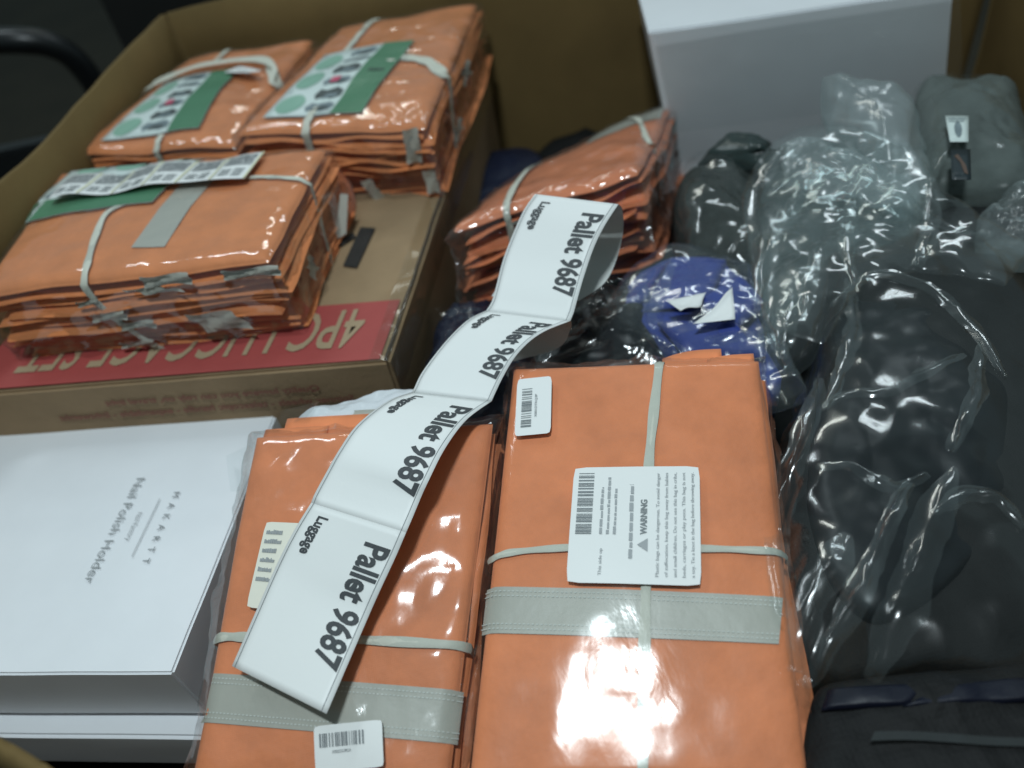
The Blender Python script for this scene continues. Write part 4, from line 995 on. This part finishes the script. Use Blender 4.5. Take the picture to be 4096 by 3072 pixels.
# huge black bag on the right
g = root("black_garment_bag", (0.45, 0.55, -0.06), "large black garment in shiny clear plastic filling the right side", "bagged garment")
mound("garment", [(0.2638,0.5049,0.0300),(0.3244,0.6012,0.0300),(0.4126,0.7387,0.0300),(0.5042,0.8567,0.0300),(0.5846,0.8736,0.0300),(0.6582,0.8199,0.0300),(0.6942,0.7388,0.0300),(0.6123,0.5500,0.0300),(0.4548,0.3207,0.0300),(0.3786,0.2547,0.0300),(0.2889,0.2747,0.0300),(0.2120,0.2794,0.0300),(0.2086,0.3326,0.0300),(0.2267,0.4135,0.0300)], 0.035, 41, BLACKCLOTH, g, amp=0.008, freq=5, folds=0.006, fold_freq=4, fold_dir=(0.7, 0.7, 0), rings=44, seg=150)
mound("shiny_liner", [(0.3076,0.5438,0.0550),(0.3712,0.6653,0.0550),(0.4346,0.7172,0.0550),(0.4884,0.6981,0.0550),(0.5157,0.6169,0.0550),(0.5036,0.5271,0.0550),(0.4503,0.4253,0.0550),(0.3785,0.3573,0.0550),(0.3067,0.3176,0.0550),(0.2554,0.3118,0.0550),(0.2416,0.3617,0.0550),(0.2571,0.4430,0.0550)], 0.032, 42, BLACKSHEEN, g, amp=0.008, freq=6, folds=0.005, fold_freq=4, fold_dir=(0.5, 0.9, 0), crease=0.008, skirt=0.04, rings=50, seg=170)
kb = mound("clear_bag", [(0.2130,0.4181,0.0660),(0.2568,0.5075,0.0660),(0.3154,0.5888,0.0660),(0.3866,0.7098,0.0660),(0.4570,0.8072,0.0660),(0.5220,0.8392,0.0660),(0.6042,0.8178,0.0660),(0.6645,0.7377,0.0660),(0.5874,0.5179,0.0660),(0.4371,0.3018,0.0660),(0.3570,0.2336,0.0660),(0.2696,0.2530,0.0660),(0.2076,0.2551,0.0660),(0.1723,0.2552,0.0660),(0.1754,0.2901,0.0660),(0.1892,0.3390,0.0660)], 0.056, 43, BAG_THIN, g, amp=0.006, freq=5, crease=0.010, folds=0.004, fold_freq=5, fold_dir=(0.55, 0.85, 0), skirt=0.05, rings=70, seg=230, rag=0.008)
pleats(kb, g, (
    ([(0.1686,0.2523,0.0900),(0.2007,0.2798,0.0900),(0.2386,0.3127,0.0900),(0.2802,0.3577,0.0900),(0.3275,0.4017,0.0900)], 0.020, 0.010),
    ([(0.2274,0.2581,0.0900),(0.2638,0.2938,0.0900),(0.3079,0.3411,0.0900),(0.3688,0.4069,0.0900)], 0.034, 0.008),
    ([(0.1757,0.3103,0.0900),(0.1955,0.3742,0.0900),(0.2257,0.4348,0.0900),(0.2637,0.4835,0.0900),(0.3188,0.5617,0.0900)], 0.026, 0.008),
    ([(0.3753,0.6684,0.1000),(0.4287,0.6840,0.1000),(0.4677,0.6446,0.1000),(0.4798,0.5738,0.1000),(0.4665,0.4909,0.1000)], 0.016, 0.010),
    ([(0.2903,0.5046,0.1000),(0.3230,0.5147,0.1000),(0.3488,0.5002,0.1000),(0.3820,0.5102,0.1000),(0.4502,0.5309,0.1000)], 0.014, 0.008),
    ([(0.2600,0.4455,0.1000),(0.2866,0.4267,0.1000),(0.3074,0.3991,0.1000),(0.3443,0.4053,0.1000)], 0.014, 0.010),
    ([(0.3282,0.3677,0.1000),(0.3631,0.3789,0.1000),(0.3853,0.3678,0.1000),(0.3909,0.3366,0.1000)], 0.016, 0.010),
    ([(0.1694,0.2672,0.0900),(0.1949,0.3101,0.0900),(0.2266,0.3379,0.0900),(0.2547,0.3642,0.0900)], 0.030, 0.008),
    ([(0.4098,0.7022,0.1000),(0.3788,0.6241,0.1000),(0.3386,0.5591,0.1000),(0.2944,0.5034,0.1000)], 0.018, 0.008),
    ([(0.3698,0.4206,0.1000),(0.4280,0.4763,0.1000),(0.4731,0.5454,0.1000)], 0.018, 0.008)), PLEAT, 3)

# black zipped case, bottom right corner
g = root("black_fabric_case", (0.33, 0.22, -0.05), "black fabric case with grey piping in the bottom right corner", "case")
mound("case_top", [(0.1926,0.2714,0.0300),(0.2478,0.2715,0.0300),(0.3207,0.2615,0.0300),(0.3920,0.2517,0.0300),(0.3943,0.1908,0.0300),(0.3267,0.1391,0.0300),(0.2107,0.1614,0.0300),(0.1552,0.1849,0.0300)], 0.02, 45, MESH, g, amp=0.006, freq=10, flat=5, skirt=0.12)
fold_panel("navy_wrapper", [(0.1875,0.2516,0.0500),(0.2521,0.2397,0.0540),(0.2834,0.2522,0.0520),(0.1999,0.2668,0.0500)], NAVYBLACK, g, 0.002, 0.002, 4, rip=0.002)
fold_panel("navy_wrapper", [(0.2464,0.2394,0.0540),(0.3430,0.2230,0.0540),(0.3757,0.2383,0.0520),(0.2755,0.2519,0.0530)], NAVYBLACK, g, 0.003, 0.002, 7, rip=0.004)
sheet("piping_band", [(0.2101,0.2186,0.0560),(0.2364,0.2138,0.0560),(0.2673,0.2053,0.0560),(0.2975,0.1966,0.0560),(0.3490,0.1849,0.0560)], [(0.2165,0.2244,0.0560),(0.2395,0.2199,0.0560),(0.2707,0.2112,0.0560),(0.3010,0.2024,0.0560),(0.3527,0.1903,0.0560)], PIPING, g)

# white sheet behind the front centre bundle
g = mound("white_poly_sheet", [(-0.2470,0.6558,0.1000),(-0.2155,0.6721,0.1000),(-0.1668,0.6790,0.1000),(-0.1180,0.6735,0.1000),(-0.1052,0.6616,0.1000),(-0.1195,0.6416,0.1000),(-0.1513,0.6326,0.1000),(-0.1827,0.6274,0.1000),(-0.2193,0.6309,0.1000)], 0.006, 47, surface("white_poly", (0.62, 0.65, 0.68), 0.35, 0.05, 10), amp=0.006, freq=16, skirt=0.05, rings=16)
tag(g, "white poly sheet tucked behind the front bundle beside the luggage carton", "plastic sheet")
